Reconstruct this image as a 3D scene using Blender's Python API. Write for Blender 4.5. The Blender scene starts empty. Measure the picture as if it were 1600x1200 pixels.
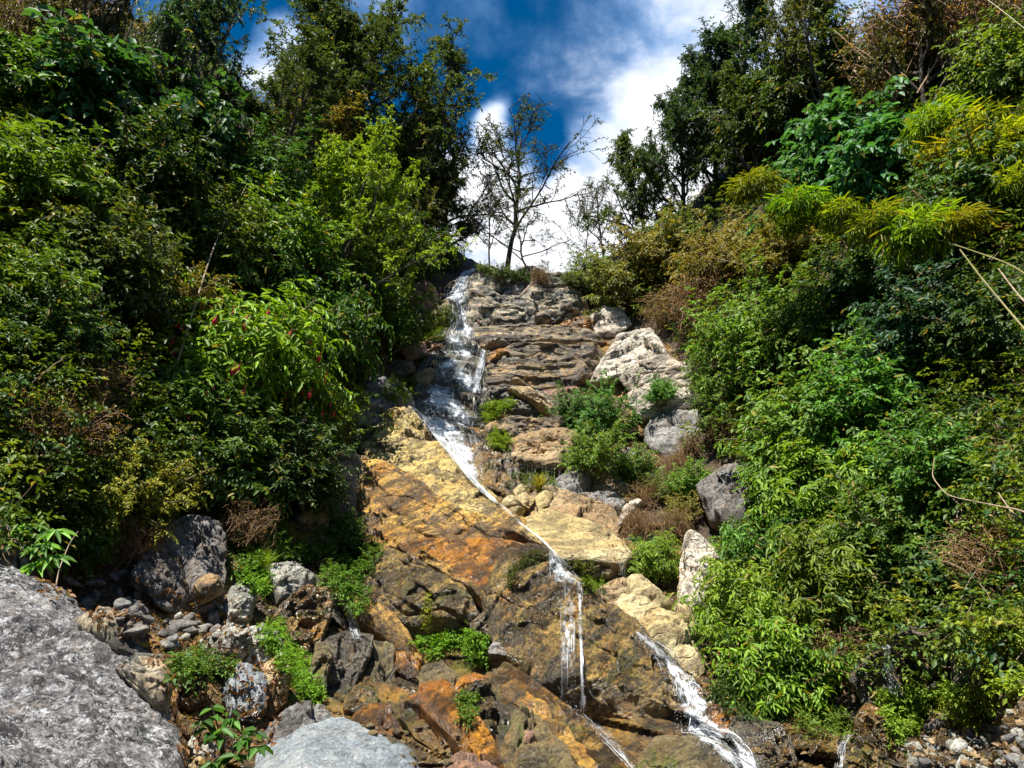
import bpy, math, random
import numpy as np
from mathutils import Vector
from mathutils.bvhtree import BVHTree

# ------------------------------------------------------------------ camera, sky, sun, exposure
SC = bpy.context.scene
COL = SC.collection
F = 1101.0                                   # focal length in pixels of the 1600 px wide frame
PITCH = math.radians(15.2)
EYE = np.array([0.0, 0.0, 1.7])

cam = bpy.data.cameras.new('camera')
cam.sensor_width = 36.0
cam.lens = 18.0 / (800.0 / F)
cam.clip_start = 0.05
cam.clip_end = 2000.0
cam_o = bpy.data.objects.new('camera', cam)
cam_o.location = EYE
cam_o.rotation_euler = (math.pi / 2 + PITCH, 0, 0)
COL.objects.link(cam_o)
SC.camera = cam_o

TO_SUN = np.array([-0.25, -0.29, 0.92]); TO_SUN /= np.linalg.norm(TO_SUN)
sun = bpy.data.lights.new('sun', 'SUN')
sun.energy = 3.8
sun.angle = math.radians(0.5)
sun.color = (1.0, 0.95, 0.85)
sun_o = bpy.data.objects.new('sun', sun)
sun_o.rotation_euler = Vector(TO_SUN).to_track_quat('Z', 'Y').to_euler()
COL.objects.link(sun_o)

SC.view_settings.view_transform = 'Standard'
SC.view_settings.look = 'None'
SC.view_settings.gamma = 1.0
SC.view_settings.use_curve_mapping = False
SC.view_settings.exposure = 1.62
SC.cycles.use_denoising = True
SC.cycles.max_bounces = 6
SC.cycles.diffuse_bounces = 3
SC.cycles.glossy_bounces = 3
SC.cycles.transmission_bounces = 4
SC.cycles.transparent_max_bounces = 12
SC.cycles.caustics_reflective = False
SC.cycles.caustics_refractive = False
SC.cycles.sample_clamp_indirect = 4.0


def ray(px, py):
    """world direction of a photograph pixel, scaled so that its forward (y) component is 1"""
    u = (np.asarray(px, float) - 800.0) / F
    v = (600.0 - np.asarray(py, float)) / F
    y = math.cos(PITCH) - v * math.sin(PITCH)
    z = math.sin(PITCH) + v * math.cos(PITCH)
    return np.stack([u / y, np.ones_like(y), z / y], -1)


def at(px, py, d):
    return EYE + ray(px, py) * np.asarray(d, float)[..., None]


class NT:
    """small helper for node trees"""
    def __init__(self, tree):
        self.t = tree
        tree.nodes.clear()

    def n(self, typ, **kw):
        nd = self.t.nodes.new(typ)
        ins = kw.pop('i', {})
        for k, v in kw.items():
            setattr(nd, k, v)
        for k, v in ins.items():
            s = nd.inputs[k]
            if isinstance(v, bpy.types.NodeSocket):
                self.t.links.new(v, s)
            else:
                if isinstance(v, (tuple, list)) and s.type == 'RGBA' and len(v) == 3:
                    v = (*v, 1.0)
                s.default_value = v
        return nd

    def math(self, op, a, b=0.0, c=0.0, clamp=False):
        nd = self.n('ShaderNodeMath', operation=op, use_clamp=clamp, i={0: a, 1: b, 2: c})
        return nd.outputs[0]

    def vmath(self, op, a, b=(0, 0, 0)):
        return self.n('ShaderNodeVectorMath', operation=op, i={0: a, 1: b})

    def mix(self, f, a, b, blend='MIX'):
        nd = self.n('ShaderNodeMix', data_type='RGBA', blend_type=blend)
        for idx, v in ((0, f), (6, a), (7, b)):
            s = nd.inputs[idx]
            if isinstance(v, bpy.types.NodeSocket):
                self.t.links.new(v, s)
            else:
                s.default_value = v if idx == 0 else ((*v, 1.0) if len(v) == 3 else v)
        return nd.outputs[2]

    def remap(self, v, a, b, c=0.0, d=1.0, smooth=True):
        nd = self.n('ShaderNodeMapRange', interpolation_type='SMOOTHSTEP' if smooth else 'LINEAR',
                    i={0: v, 1: a, 2: b, 3: c, 4: d})
        return nd.outputs[0]

    def noise(self, vec, scale, detail=4.0, rough=0.55, dist=0.0, ntype='FBM'):
        nd = self.n('ShaderNodeTexNoise', noise_dimensions='3D',
                    i={'Vector': vec, 'Scale': scale, 'Detail': detail, 'Roughness': rough, 'Distortion': dist})
        return nd.outputs[0]


def make_world():
    w = bpy.data.worlds.new('World')
    SC.world = w
    w.use_nodes = True
    k = NT(w.node_tree)
    out = k.n('ShaderNodeOutputWorld')
    sky = k.n('ShaderNodeTexSky', sky_type='NISHITA', sun_disc=False)
    sky.sun_elevation = math.asin(TO_SUN[2])
    sky.sun_rotation = math.atan2(TO_SUN[0], TO_SUN[1])
    sky.altitude = 1500.0
    sky.air_density = 1.0
    sky.dust_density = 0.2
    sky.ozone_density = 3.0
    hs = k.n('ShaderNodeHueSaturation', i={'Saturation': 1.5, 'Value': 0.85, 'Color': sky.outputs[0]})
    blue = k.mix(1.0, hs.outputs[0], (0.42, 0.98, 0.92), 'MULTIPLY')
    tc = k.n('ShaderNodeTexCoord')
    d = tc.outputs['Generated']
    sep = k.n('ShaderNodeSeparateXYZ', i={0: d})
    # flat cloud layer: direction projected on a plane overhead
    zz = k.math('MAXIMUM', sep.outputs[2], 0.06)
    zz = k.math('ADD', zz, 0.25)
    cx = k.math('DIVIDE', sep.outputs[0], zz)
    cy = k.math('DIVIDE', sep.outputs[1], zz)
    pl = k.n('ShaderNodeCombineXYZ', i={0: cx, 1: cy, 2: 0.37}).outputs[0]
    warp = k.n('ShaderNodeTexNoise', i={'Vector': pl, 'Scale': 3.0, 'Detail': 3.0})
    wv = k.vmath('SCALE', k.vmath('SUBTRACT', warp.outputs[1], (0.5, 0.5, 0.5)).outputs[0]).outputs[0]
    wn = wv.node
    wn.inputs[3].default_value = 0.11
    plw = k.vmath('ADD', pl, wv).outputs[0]
    big = k.noise(plw, 1.7, 7.0, 0.52)
    fine = k.noise(plw, 5.0, 8.0, 0.6)
    # cumulus masses and blue gaps, given as sky directions
    dw = k.vmath('ADD', d, wn.outputs[0]).outputs[0]
    dn = k.vmath('NORMALIZE', dw).outputs[0]
    field = None
    blobs = [(1130, 60, 0.13, 0.45), (1080, 190, 0.10, 0.70), (1010, 270, 0.08, 1.05), (930, 330, 0.075, 1.15), (870, 390, 0.08, 1.2), (1150, 330, 0.16, 0.9),
             (775, 205, 0.028, 0.9), (790, 270, 0.045, 1.0), (740, 330, 0.07, 1.0), (445, 85, 0.045, 1.05), (660, 20, 0.07, 0.32),
             (860, 70, 0.13, -0.26), (935, 40, 0.045, -0.10), (835, 225, 0.04, -0.55), (880, 180, 0.06, -0.12), (395, 5, 0.06, -0.6), (560, 110, 0.11, -0.3), (700, 150, 0.07, -0.1)]
    for (px, py, r, wgt) in blobs:
        v = ray(px, py); v = v / np.linalg.norm(v)
        dot = k.n('ShaderNodeVectorMath', operation='DOT_PRODUCT', i={0: dn, 1: tuple(v)}).outputs['Value']
        b = k.remap(dot, math.cos(r * 1.7), math.cos(r * 0.35), 0.0, wgt)
        field = b if field is None else (k.math('MAXIMUM', field, b) if wgt > 0 else k.math('ADD', field, b))
    cov = k.math('ADD', k.math('MULTIPLY', k.math('SUBTRACT', big, 0.5), 0.9), k.math('MULTIPLY', k.math('SUBTRACT', fine, 0.5), 1.35))
    cov = k.math('ADD', k.math('ADD', cov, field), 0.38)
    mask = k.remap(cov, 0.15, 0.80)
    shade = k.remap(k.math('ADD', cov, k.math('MULTIPLY', k.math('SUBTRACT', fine, 0.5), 1.2)), 0.35, 1.25)
    ccol = k.mix(shade, (0.20, 0.38, 0.70), (0.98, 1.0, 1.04))
    bg1 = k.n('ShaderNodeBackground', i={'Color': blue, 'Strength': 0.047})
    bg2 = k.n('ShaderNodeBackground', i={'Color': ccol, 'Strength': 0.40})
    mx = k.n('ShaderNodeMixShader', i={0: mask, 1: bg1.outputs[0], 2: bg2.outputs[0]})
    k.t.links.new(mx.outputs[0], out.inputs[0])


make_world()

# ------------------------------------------------------------------ numeric noise
RNG = np.random.default_rng(11)


def _h(ix, iy, iz, s=0):
    n = (ix.astype(np.int64) * 374761393 + iy.astype(np.int64) * 668265263 + iz.astype(np.int64) * 2147483647 + s * 974634777) & 0xFFFFFFFF
    n = ((n ^ (n >> 13)) * 1274126177) & 0xFFFFFFFF
    n = ((n ^ (n >> 16)) * 2246822519) & 0xFFFFFFFF
    return ((n ^ (n >> 15)) & 0xFFFFFF) / float(0x1000000)


def vnoise(p, s=0):
    """smooth value noise of points (N,3), about -1..1"""
    p = np.asarray(p, float)
    i = np.floor(p); f = p - i
    i = i.astype(np.int64)
    w = f * f * f * (f * (f * 6 - 15) + 10)
    r = 0
    for dx in (0, 1):
        wx = w[:, 0] if dx else 1 - w[:, 0]
        for dy in (0, 1):
            wy = w[:, 1] if dy else 1 - w[:, 1]
            for dz in (0, 1):
                wz = w[:, 2] if dz else 1 - w[:, 2]
                r = r + wx * wy * wz * _h(i[:, 0] + dx, i[:, 1] + dy, i[:, 2] + dz, s)
    return r * 2 - 1


def fbm(p, octv=4, gain=0.5, s=0, ridged=False):
    p = np.asarray(p, float)
    a, t, n = 1.0, 0.0, 0.0
    for o in range(octv):
        v = vnoise(p * (2.03 ** o) + 17.3 * o, s + o)
        if ridged:
            v = 1 - 2 * np.abs(v)
        t = t + a * v
        n += a
        a *= gain
    return t / n


def facets(q, s=0):
    """tilted Voronoi facets on 2D points: returns height (-1..1) and distance to the nearest joint"""
    i = np.floor(q).astype(np.int64)
    z = np.zeros(len(q), np.int64)
    best = np.full(len(q), 9.0); sec = np.full(len(q), 9.0)
    hh = np.zeros(len(q))
    for dx in (-1, 0, 1):
        for dy in (-1, 0, 1):
            cx, cy = i[:, 0] + dx, i[:, 1] + dy
            ox = cx + 0.15 + 0.7 * _h(cx, cy, z, s)
            oy = cy + 0.15 + 0.7 * _h(cx, cy, z, s + 1)
            ex, ey = q[:, 0] - ox, q[:, 1] - oy
            dd = np.sqrt(ex * ex + ey * ey)
            hv = (_h(cx, cy, z, s + 2) - 0.5) * 1.1 + (_h(cx, cy, z, s + 3) - 0.5) * 2.2 * ex + (_h(cx, cy, z, s + 4) - 0.5) * 2.2 * ey
            new = dd < best
            sec = np.where(new, best, np.minimum(sec, dd))
            hh = np.where(new, hv, hh)
            best = np.where(new, dd, best)
    return hh, sec - best


def smooth01(x, a, b):
    t = np.clip((x - a) / (b - a), 0, 1)
    return t * t * (3 - 2 * t)


# ------------------------------------------------------------------ the ravine: depth of the ground along sight lines, and its height field
G = np.array([
    # stream bed and cliff
    (1165, 1195, 7.2), (1050, 1040, 9.0), (970, 960, 10.0), (880, 880, 11.0), (770, 775, 13.2), (700, 690, 15.2), (650, 620, 16.6),
    (710, 515, 19.3), (715, 465, 20.3), (740, 425, 22.0), (850, 440, 22.3), (830, 510, 20.2), (830, 600, 18.2), (830, 690, 16.2),
    (850, 780, 13.4), (950, 880, 11.3), (1040, 980, 10.0), (930, 480, 21.0), (1000, 560, 18.2), (1050, 640, 16.6), (1030, 710, 15.0),
    (1000, 800, 13.0), (1100, 900, 11.0), (600, 680, 14.8), (570, 800, 12.5), (600, 950, 10.5), (700, 1000, 9.6), (800, 1100, 8.4),
    (900, 1190, 7.2), (650, 1150, 7.2), (500, 900, 10.4), (450, 1000, 8.8), (350, 1150, 6.4), (500, 1190, 6.3), (250, 1000, 7.4),
    (300, 860, 8.9), (100, 900, 7.4), (200, 1180, 5.8), (0, 1150, 5.2), (1030, 1190, 7.0), (780, 1010, 9.6), (660, 760, 13.4),
    # left wall
    (0, 850, 6.6), (0, 600, 7.2), (0, 400, 8.4), (0, 200, 10.2), (0, 0, 12.6), (150, 750, 8.0), (150, 500, 9.0), (150, 300, 10.7),
    (150, 100, 13.2), (300, 760, 9.6), (300, 600, 10.5), (300, 400, 12.2), (300, 200, 14.8), (300, 50, 17.5), (450, 750, 11.0),
    (450, 600, 12.2), (450, 400, 14.4), (450, 250, 17.5), (545, 640, 14.3), (560, 500, 16.3), (560, 350, 19.0), (570, 270, 21.5),
    (620, 560, 17.4), (625, 430, 20.6), (660, 350, 23.0), (690, 400, 23.3), (705, 385, 25.0),
    # right wall
    (1600, 1150, 5.8), (1600, 900, 6.8), (1600, 700, 7.6), (1600, 500, 8.8), (1600, 250, 11.0), (1600, 0, 14.2), (1450, 1080, 7.2),
    (1450, 800, 8.6), (1450, 600, 9.7), (1450, 350, 11.8), (1450, 100, 15.2), (1300, 1080, 8.1), (1300, 850, 9.8), (1300, 650, 11.2),
    (1300, 450, 13.2), (1300, 250, 16.2), (1300, 80, 19.5), (1200, 1080, 8.6), (1150, 900, 10.6), (1150, 750, 12.4), (1150, 550, 15.0),
    (1150, 400, 17.5), (1150, 250, 20.5), (1050, 500, 18.3), (1050, 350, 21.5), (970, 400, 22.0), (900, 425, 23.5), (1450, 1190, 6.2),
], float)
W = at(G[:, 0], G[:, 1], G[:, 2] + 0.40)
EXTRA = np.array([
    (0, 0, 0), (2.5, 4, 0), (-2, 4, 0.1), (0, 4, 0), (0, -10, -0.8), (-6, -10, 1), (7, -10, 1), (-14, -10, 13), (15, -10, 13), (-5, 1, 1.0),
    (5.0, 1, 0.6), (-12, 1, 12), (13, 1, 12), (-20, 6, 17), (21, 6, 17), (-22, 20, 19), (22, 20, 20), (-14, 24, 18.5), (14, 26, 19.5),
    (-10, 30, 16), (10, 30, 16), (-30, 0, 20), (30, 0, 20), (0, 30, 12.6), (-3, 30, 13.0), (3, 30, 13.0), (0, 40, 13.2), (-15, 45, 15), (15, 45, 15),
    (0, 70, 14), (-50, 40, 22), (50, 40, 22), (-50, -40, 20), (50, -40, 20), (0, -40, -3), (-40, 80, 20), (40, 80, 20), (0, 110, 14),
    (-90, 20, 24), (90, 20, 24), (0, -90, -4)], float)
CP = np.vstack([W, EXTRA])


def rbf_fit(X, v, lam=0.0):
    n, m = X.shape
    A = np.sqrt(((X[:, None] - X[None]) ** 2).sum(-1) + 0.05) + lam * np.eye(n)
    P = np.hstack([np.ones((n, 1)), X])
    M = np.block([[A, P], [P.T, np.zeros((m + 1, m + 1))]])
    return np.linalg.solve(M, np.concatenate([v, np.zeros(m + 1)]))


def rbf_eval(X, c, Q):
    out = np.empty(len(Q))
    for a in range(0, len(Q), 20000):
        q = Q[a:a + 20000]
        A = np.sqrt(((q[:, None] - X[None]) ** 2).sum(-1) + 0.05)
        out[a:a + 20000] = A @ c[:len(X)] + c[len(X)] + q @ c[len(X) + 1:]
    return out


_hc = rbf_fit(CP[:, :2], CP[:, 2], -0.05)
_dc = rbf_fit(G[:, :2] / 100.0, G[:, 2], -0.05)


def height(x, y):
    q = np.stack([np.asarray(x, float).ravel(), np.asarray(y, float).ravel()], -1)
    return rbf_eval(CP[:, :2], _hc, q)


def depth(px, py):
    q = np.stack([np.atleast_1d(np.asarray(px, float)).ravel(), np.atleast_1d(np.asarray(py, float)).ravel()], -1) / 100.0
    return rbf_eval(G[:, :2] / 100.0, _dc, q)


# ------------------------------------------------------------------ mesh and object helpers
def mesh_from(name, V, Fc, mats, smooth=True, uv=None):
    """V (n,3); Fc list of int arrays (m,k); fast mesh build"""
    me = bpy.data.meshes.new(name)
    V = np.asarray(V, np.float32)
    Fc = [np.asarray(f, np.int32) for f in (Fc if isinstance(Fc, list) else [Fc]) if len(f)]
    me.vertices.add(len(V))
    me.vertices.foreach_set('co', V.ravel())
    loops = np.concatenate([f.ravel() for f in Fc])
    sizes = np.concatenate([np.full(len(f), f.shape[1], np.int32) for f in Fc])
    starts = np.concatenate([[0], np.cumsum(sizes)[:-1]]).astype(np.int32)
    me.loops.add(len(loops))
    me.loops.foreach_set('vertex_index', loops)
    me.polygons.add(len(sizes))
    me.polygons.foreach_set('loop_start', starts)
    if smooth:
        me.polygons.foreach_set('use_smooth', np.ones(len(sizes), bool))
    if uv is not None:
        l = me.uv_layers.new(name='uv')
        l.data.foreach_set('uv', np.asarray(uv, np.float32)[loops].ravel())
    me.materials.append(mats)
    me.update(calc_edges=True)
    return me


def put(name, me, parent=None, loc=(0, 0, 0), color=None):
    o = bpy.data.objects.new(name, me)
    o.location = loc
    if parent is not None:
        o.parent = parent
    if color is not None:
        o.color = (*color, 1.0)
    COL.objects.link(o)
    return o


def tag(o, label=None, cat=None, group=None, kind=None):
    if label: o['label'] = label
    if cat: o['category'] = cat
    if group: o['group'] = group
    if kind: o['kind'] = kind
    return o


def empty(name, loc):
    o = bpy.data.objects.new(name, None)
    o.location = loc
    o.empty_display_size = 0.2
    COL.objects.link(o)
    return o


def tubes(paths, sides=4):
    """paths: list of (points (k,3), radii (k,)); returns verts, quads"""
    VV, FF, base = [], [], 0
    ang = np.arange(sides) / sides * 2 * math.pi
    for P, R in paths:
        P = np.asarray(P, float); R = np.asarray(R, float)
        T = np.gradient(P, axis=0)
        T /= np.linalg.norm(T, axis=1, keepdims=True) + 1e-9
        ref = np.array([0.31, 0.95, 0.1]) if abs(T[0, 2]) > 0.8 else np.array([0.05, 0.1, 1.0])
        S = np.cross(T, ref); S /= np.linalg.norm(S, axis=1, keepdims=True) + 1e-9
        B = np.cross(T, S)
        ring = P[:, None] + R[:, None, None] * (np.cos(ang)[None, :, None] * S[:, None] + np.sin(ang)[None, :, None] * B[:, None])
        k = len(P)
        VV.append(ring.reshape(-1, 3))
        a = np.arange(k - 1)[:, None] * sides + np.arange(sides)[None]
        b = np.arange(k - 1)[:, None] * sides + (np.arange(sides)[None] + 1) % sides
        FF.append(np.stack([a, b, b + sides, a + sides], -1).reshape(-1, 4) + base)
        base += k * sides
    return np.concatenate(VV), np.concatenate(FF)


# ------------------------------------------------------------------ materials
def new_mat(name):
    m = bpy.data.materials.new(name)
    m.use_nodes = True
    return m, NT(m.node_tree)


def rock_material(name, light, mid, dark, stain, stain_amt=0.4, dark_amt=0.4, ang=0.0, stretch=4.0, rough=0.6, wet=0.0,
                  lichen=None, lichen_amt=0.0, speck=0.5, scale=1.0, bump=0.8, green=0.0, crust=0.5, cover=0.51, cracks=0.35, twist=1.0):
    """layered, stained, speckled stone; ang is the dip of its layers in degrees, seen from the valley"""
    m, k = new_mat(name)
    geo = k.n('ShaderNodeNewGeometry')
    pos = geo.outputs['Position']
    rot = k.n('ShaderNodeVectorRotate', rotation_type='Y_AXIS', i={'Vector': pos, 'Angle': math.radians(ang)}).outputs[0]
    lay = k.vmath('MULTIPLY', rot, (1.0 / stretch, 0.6, 1.0)).outputs[0]
    n_big = k.noise(lay, 0.8 * scale, 6.0, 0.65, 0.6 * twist)
    n_lay = k.noise(lay, 4.5 * scale, 8.0, 0.72, 0.8 * twist)
    n_fine = k.noise(pos, 24.0 * scale, 6.0, 0.78)
    lay2 = k.vmath('MULTIPLY', rot, (1.0 / (1.0 + 0.45 * (stretch - 1.0)), 0.8, 1.0)).outputs[0]
    n_mid = k.noise(lay2, 3.2 * scale, 9.0, 0.74, 0.5 * twist)
    str_v = k.vmath('MULTIPLY', pos, (2.2, 2.2, 0.28)).outputs[0]
    n_str = k.noise(str_v, 1.4 * scale, 7.0, 0.65, 0.3)
    vor = k.n('ShaderNodeTexVoronoi', feature='DISTANCE_TO_EDGE', i={'Vector': k.vmath('ADD', lay, k.vmath('SCALE', k.n('ShaderNodeTexNoise', i={'Vector': pos, 'Scale': 2.5 * scale, 'Detail': 5.0}).outputs[1]).outputs[0]).outputs[0], 'Scale': 2.4 * scale})
    vor.inputs['Vector'].links[0].from_node.inputs[1].links[0].from_node.inputs[3].default_value = 0.5
    cr = k.remap(vor.outputs['Distance'], 0.0, 0.035, 1.0, 0.0)
    c = k.mix(k.remap(n_big, 0.40, 0.60), mid, light)
    c = k.mix(k.math('MULTIPLY', k.remap(n_str, 0.5, 0.60), stain_amt), c, stain)
    c = k.mix(k.math('MULTIPLY', k.remap(n_lay, cover, cover + 0.08), dark_amt), c, dark)
    c = k.mix(k.math('MULTIPLY', k.remap(n_mid, cover, cover + 0.055), crust), c, tuple(0.6 * x for x in dark))
    c = k.mix(k.math('MULTIPLY', k.math('MULTIPLY', cr, k.remap(n_big, 0.47, 0.55)), cracks * 1.6), c, tuple(0.4 * x for x in dark))
    if lichen is not None:
        n_l = k.noise(pos, 7.0 * scale, 9.0, 0.8)
        c = k.mix(k.math('MULTIPLY', k.remap(n_l, 0.52, 0.56), lichen_amt), c, lichen)
    if green > 0:
        n_g = k.noise(pos, 2.3, 9.0, 0.75, 0.5)
        c = k.mix(k.math('MULTIPLY', k.remap(n_g, 0.53, 0.62), green), c, (0.10, 0.13, 0.015))
    sp = k.remap(n_fine, 0.36, 0.64, 1.0 - speck, 1.0 + speck, False)
    c = k.mix(1.0, c, k.n('ShaderNodeCombineXYZ', i={0: sp, 1: sp, 2: sp}).outputs[0], 'MULTIPLY')
    ro = k.remap(n_str, 0.35, 0.65, rough, rough * (1 - 0.55 * wet), False)
    h = k.math('ADD', k.math('MULTIPLY', n_fine, 0.40), k.math('ADD', k.math('MULTIPLY', n_mid, 1.0), k.math('MULTIPLY', n_lay, 0.8)))
    h = k.math('SUBTRACT', h, k.math('MULTIPLY', k.math('MULTIPLY', cr, k.remap(n_big, 0.47, 0.55)), cracks))
    bp = k.n('ShaderNodeBump', i={'Strength': bump, 'Distance': 0.12, 'Height': h})
    b = k.n('ShaderNodeBsdfPrincipled', i={'Base Color': c, 'Roughness': ro, 'Normal': bp.outputs[0], 'Specular IOR Level': 0.4 + 0.3 * wet})
    out = k.n('ShaderNodeOutputMaterial', i={0: b.outputs[0]})
    return m


M = {}
M['ochre'] = rock_material('ochre_stone', (0.58, 0.36, 0.075), (0.34, 0.175, 0.03), (0.07, 0.042, 0.018), (0.44, 0.18, 0.015), 0.55, 0.75, 28, 5, 0.45, 0.6, crust=0.75, cover=0.485)
M['cap'] = rock_material('yellow_cap_stone', (0.54, 0.41, 0.14), (0.42, 0.245, 0.045), (0.10, 0.06, 0.025), (0.50, 0.43, 0.25), 0.45, 0.7, 35, 5, 0.5, 0.4, crust=0.7, cover=0.492)
M['orange'] = rock_material('orange_stained_stone', (0.42, 0.19, 0.025), (0.25, 0.09, 0.012), (0.045, 0.026, 0.012), (0.44, 0.18, 0.015), 0.6, 0.75, 30, 4, 0.34, 0.8, crust=0.7, cover=0.485)
M['brown'] = rock_material('brown_wet_stone', (0.27, 0.165, 0.04), (0.13, 0.075, 0.024), (0.028, 0.019, 0.010), (0.30, 0.13, 0.018), 0.5, 0.75, 38, 3, 0.32, 0.9, green=0.4, crust=0.75, cover=0.48)
M['speckled'] = rock_material('speckled_brown_stone', (0.31, 0.205, 0.055), (0.15, 0.095, 0.028), (0.038, 0.026, 0.014), (0.30, 0.14, 0.035), 0.5, 0.75, 40, 4, 0.36, 0.75, speck=0.95, green=0.25, crust=0.8, cover=0.48)
M['pale'] = rock_material('pale_yellow_stone', (0.55, 0.47, 0.27), (0.45, 0.345, 0.15), (0.14, 0.10, 0.05), (0.46, 0.29, 0.10), 0.5, 0.55, 22, 6, 0.6, 0.2, crust=0.5, cover=0.505)
M['tan'] = rock_material('tan_stone', (0.48, 0.36, 0.20), (0.33, 0.22, 0.105), (0.07, 0.05, 0.035), (0.40, 0.21, 0.08), 0.45, 0.6, 10, 5, 0.62, 0.2, crust=0.55)
M['white'] = rock_material('white_stone', (0.66, 0.60, 0.50), (0.46, 0.39, 0.31), (0.11, 0.095, 0.08), (0.48, 0.35, 0.24), 0.4, 0.6, 18, 5, 0.7, 0.0, speck=0.7)
M['strata'] = rock_material('layered_cliff_stone', (0.42, 0.32, 0.17), (0.21, 0.145, 0.075), (0.028, 0.022, 0.018), (0.40, 0.21, 0.05), 0.45, 0.85, 2, 8, 0.45, 0.5, crust=0.8, cover=0.485)
M['cliff'] = rock_material('weathered_cliff_stone', (0.46, 0.39, 0.26), (0.27, 0.21, 0.14), (0.035, 0.034, 0.034), (0.38, 0.22, 0.10), 0.45, 0.8, -6, 4, 0.6, 0.2, lichen=(0.42, 0.43, 0.38), lichen_amt=0.4, crust=0.85, cover=0.485)
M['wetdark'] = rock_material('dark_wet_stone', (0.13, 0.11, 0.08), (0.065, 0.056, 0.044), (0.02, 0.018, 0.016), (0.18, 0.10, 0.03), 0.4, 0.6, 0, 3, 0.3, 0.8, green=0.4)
M['grey'] = rock_material('grey_stone', (0.28, 0.27, 0.26), (0.18, 0.165, 0.155), (0.05, 0.046, 0.043), (0.27, 0.20, 0.135), 0.45, 0.55, 20, 3, 0.65, 0.1, lichen=(0.40, 0.42, 0.40), lichen_amt=0.35)
M['boulder'] = rock_material('lichen_grey_boulder_stone', (0.34, 0.335, 0.34), (0.15, 0.143, 0.148), (0.035, 0.032, 0.035), (0.30, 0.255, 0.22), 0.55, 0.5, 25, 2.0, 0.75, 0.0, lichen=(0.54, 0.54, 0.56), lichen_amt=0.8, speck=0.9, scale=1.7, bump=0.9, crust=0.8, cracks=0.5, twist=0.3, cover=0.495)
M['slate'] = rock_material('dark_slate_stone', (0.20, 0.185, 0.175), (0.12, 0.105, 0.10), (0.03, 0.027, 0.025), (0.22, 0.155, 0.10), 0.5, 0.5, 50, 4, 0.6, 0.2, crust=0.6)
M['bluegrey'] = rock_material('blue_grey_stone', (0.34, 0.385, 0.41), (0.24, 0.275, 0.31), (0.075, 0.085, 0.10), (0.46, 0.47, 0.46), 0.6, 0.4, 30, 4, 0.6, 0.1, scale=2.0, lichen=(0.54, 0.56, 0.56), lichen_amt=0.3, crust=0.3)
M['whiteblock'] = rock_material('pale_grey_block_stone', (0.52, 0.51, 0.45), (0.33, 0.32, 0.28), (0.065, 0.065, 0.055), (0.42, 0.36, 0.23), 0.35, 0.55, 20, 3, 0.65, 0.0, scale=1.5, green=0.25)
M['mossrock'] = rock_material('mossy_stone', (0.22, 0.17, 0.075), (0.13, 0.095, 0.04), (0.03, 0.025, 0.015), (0.24, 0.13, 0.035), 0.4, 0.5, 20, 3, 0.5, 0.5, green=0.8, crust=0.6)
M['red'] = rock_material('reddish_stone', (0.36, 0.21, 0.14), (0.22, 0.12, 0.08), (0.045, 0.03, 0.026), (0.36, 0.19, 0.085), 0.4, 0.55, -10, 3, 0.55, 0.3)


def soil_material():
    m, k = new_mat('leaf_litter_soil')
    pos = k.n('ShaderNodeNewGeometry').outputs['Position']
    n1 = k.noise(pos, 1.1, 6.0, 0.6)
    n2 = k.noise(pos, 9.0, 6.0, 0.7)
    n3 = k.noise(pos, 40.0, 4.0, 0.7)
    c = k.mix(k.remap(n1, 0.4, 0.6), (0.03, 0.021, 0.012), (0.07, 0.047, 0.026))
    c = k.mix(k.remap(n2, 0.5, 0.65), c, (0.11, 0.06, 0.026))
    c = k.mix(k.remap(n3, 0.55, 0.7), c, (0.13, 0.09, 0.05))
    bp = k.n('ShaderNodeBump', i={'Strength': 0.9, 'Distance': 0.1, 'Height': k.math('ADD', n2, k.math('MULTIPLY', n3, 0.4))})
    b = k.n('ShaderNodeBsdfPrincipled', i={'Base Color': c, 'Roughness': 0.85, 'Normal': bp.outputs[0]})
    k.n('ShaderNodeOutputMaterial', i={0: b.outputs[0]})
    return m


M['soil'] = soil_material()

# ------------------------------------------------------------------ terrain
SURF_V, SURF_F, _nv = [], [], 0


def solid(V, quads):
    """remember geometry that later things can rest on"""
    global _nv
    SURF_V.append(np.asarray(V, float)); SURF_F.append(np.asarray(quads) + _nv)
    _nv += len(V)


def axis(lo, hi, step, far, n):
    g = np.geomspace(1, (far - hi) / step if far > hi else 2, n) * step
    g2 = np.geomspace(1, (abs(-far - lo)) / step, n) * step
    return np.concatenate([(lo - g2)[::-1], np.arange(lo, hi + 1e-6, step), hi + g])


def build_terrain():
    xs = axis(-15, 15, 0.11, 260, 26)
    ys = axis(2.5, 31, 0.11, 260, 26)
    X, Y = np.meshgrid(xs, ys)
    Z = height(X, Y)
    P = np.stack([X.ravel(), Y.ravel(), Z], -1)
    Z = Z + 0.22 * fbm(P * 0.9, 4, 0.55, 3) + 0.05 * fbm(P * 5, 3, 0.6, 8)
    P[:, 2] = Z
    ny, nx = X.shape
    i = np.arange(ny - 1)[:, None] * nx + np.arange(nx - 1)[None]
    q = np.stack([i, i + 1, i + nx + 1, i + nx], -1).reshape(-1, 4)
    o = put('terrain', mesh_from('terrain', P, q, M['soil']))
    tag(o, 'steep ravine slopes of dark soil and leaf litter under the plants', kind='structure')
    solid(P, q)


build_terrain()

# ------------------------------------------------------------------ rocks
def in_poly(px, py, poly):
    poly = np.asarray(poly, float)
    inside = np.zeros(len(px), bool)
    x1, y1 = poly[:, 0], poly[:, 1]
    x2, y2 = np.roll(x1, -1), np.roll(y1, -1)
    for a, b, c, d in zip(x1, y1, x2, y2):
        cond = ((b > py) != (d > py)) & (px < (c - a) * (py - b) / (d - b + 1e-12) + a)
        inside ^= cond
    return inside


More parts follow.
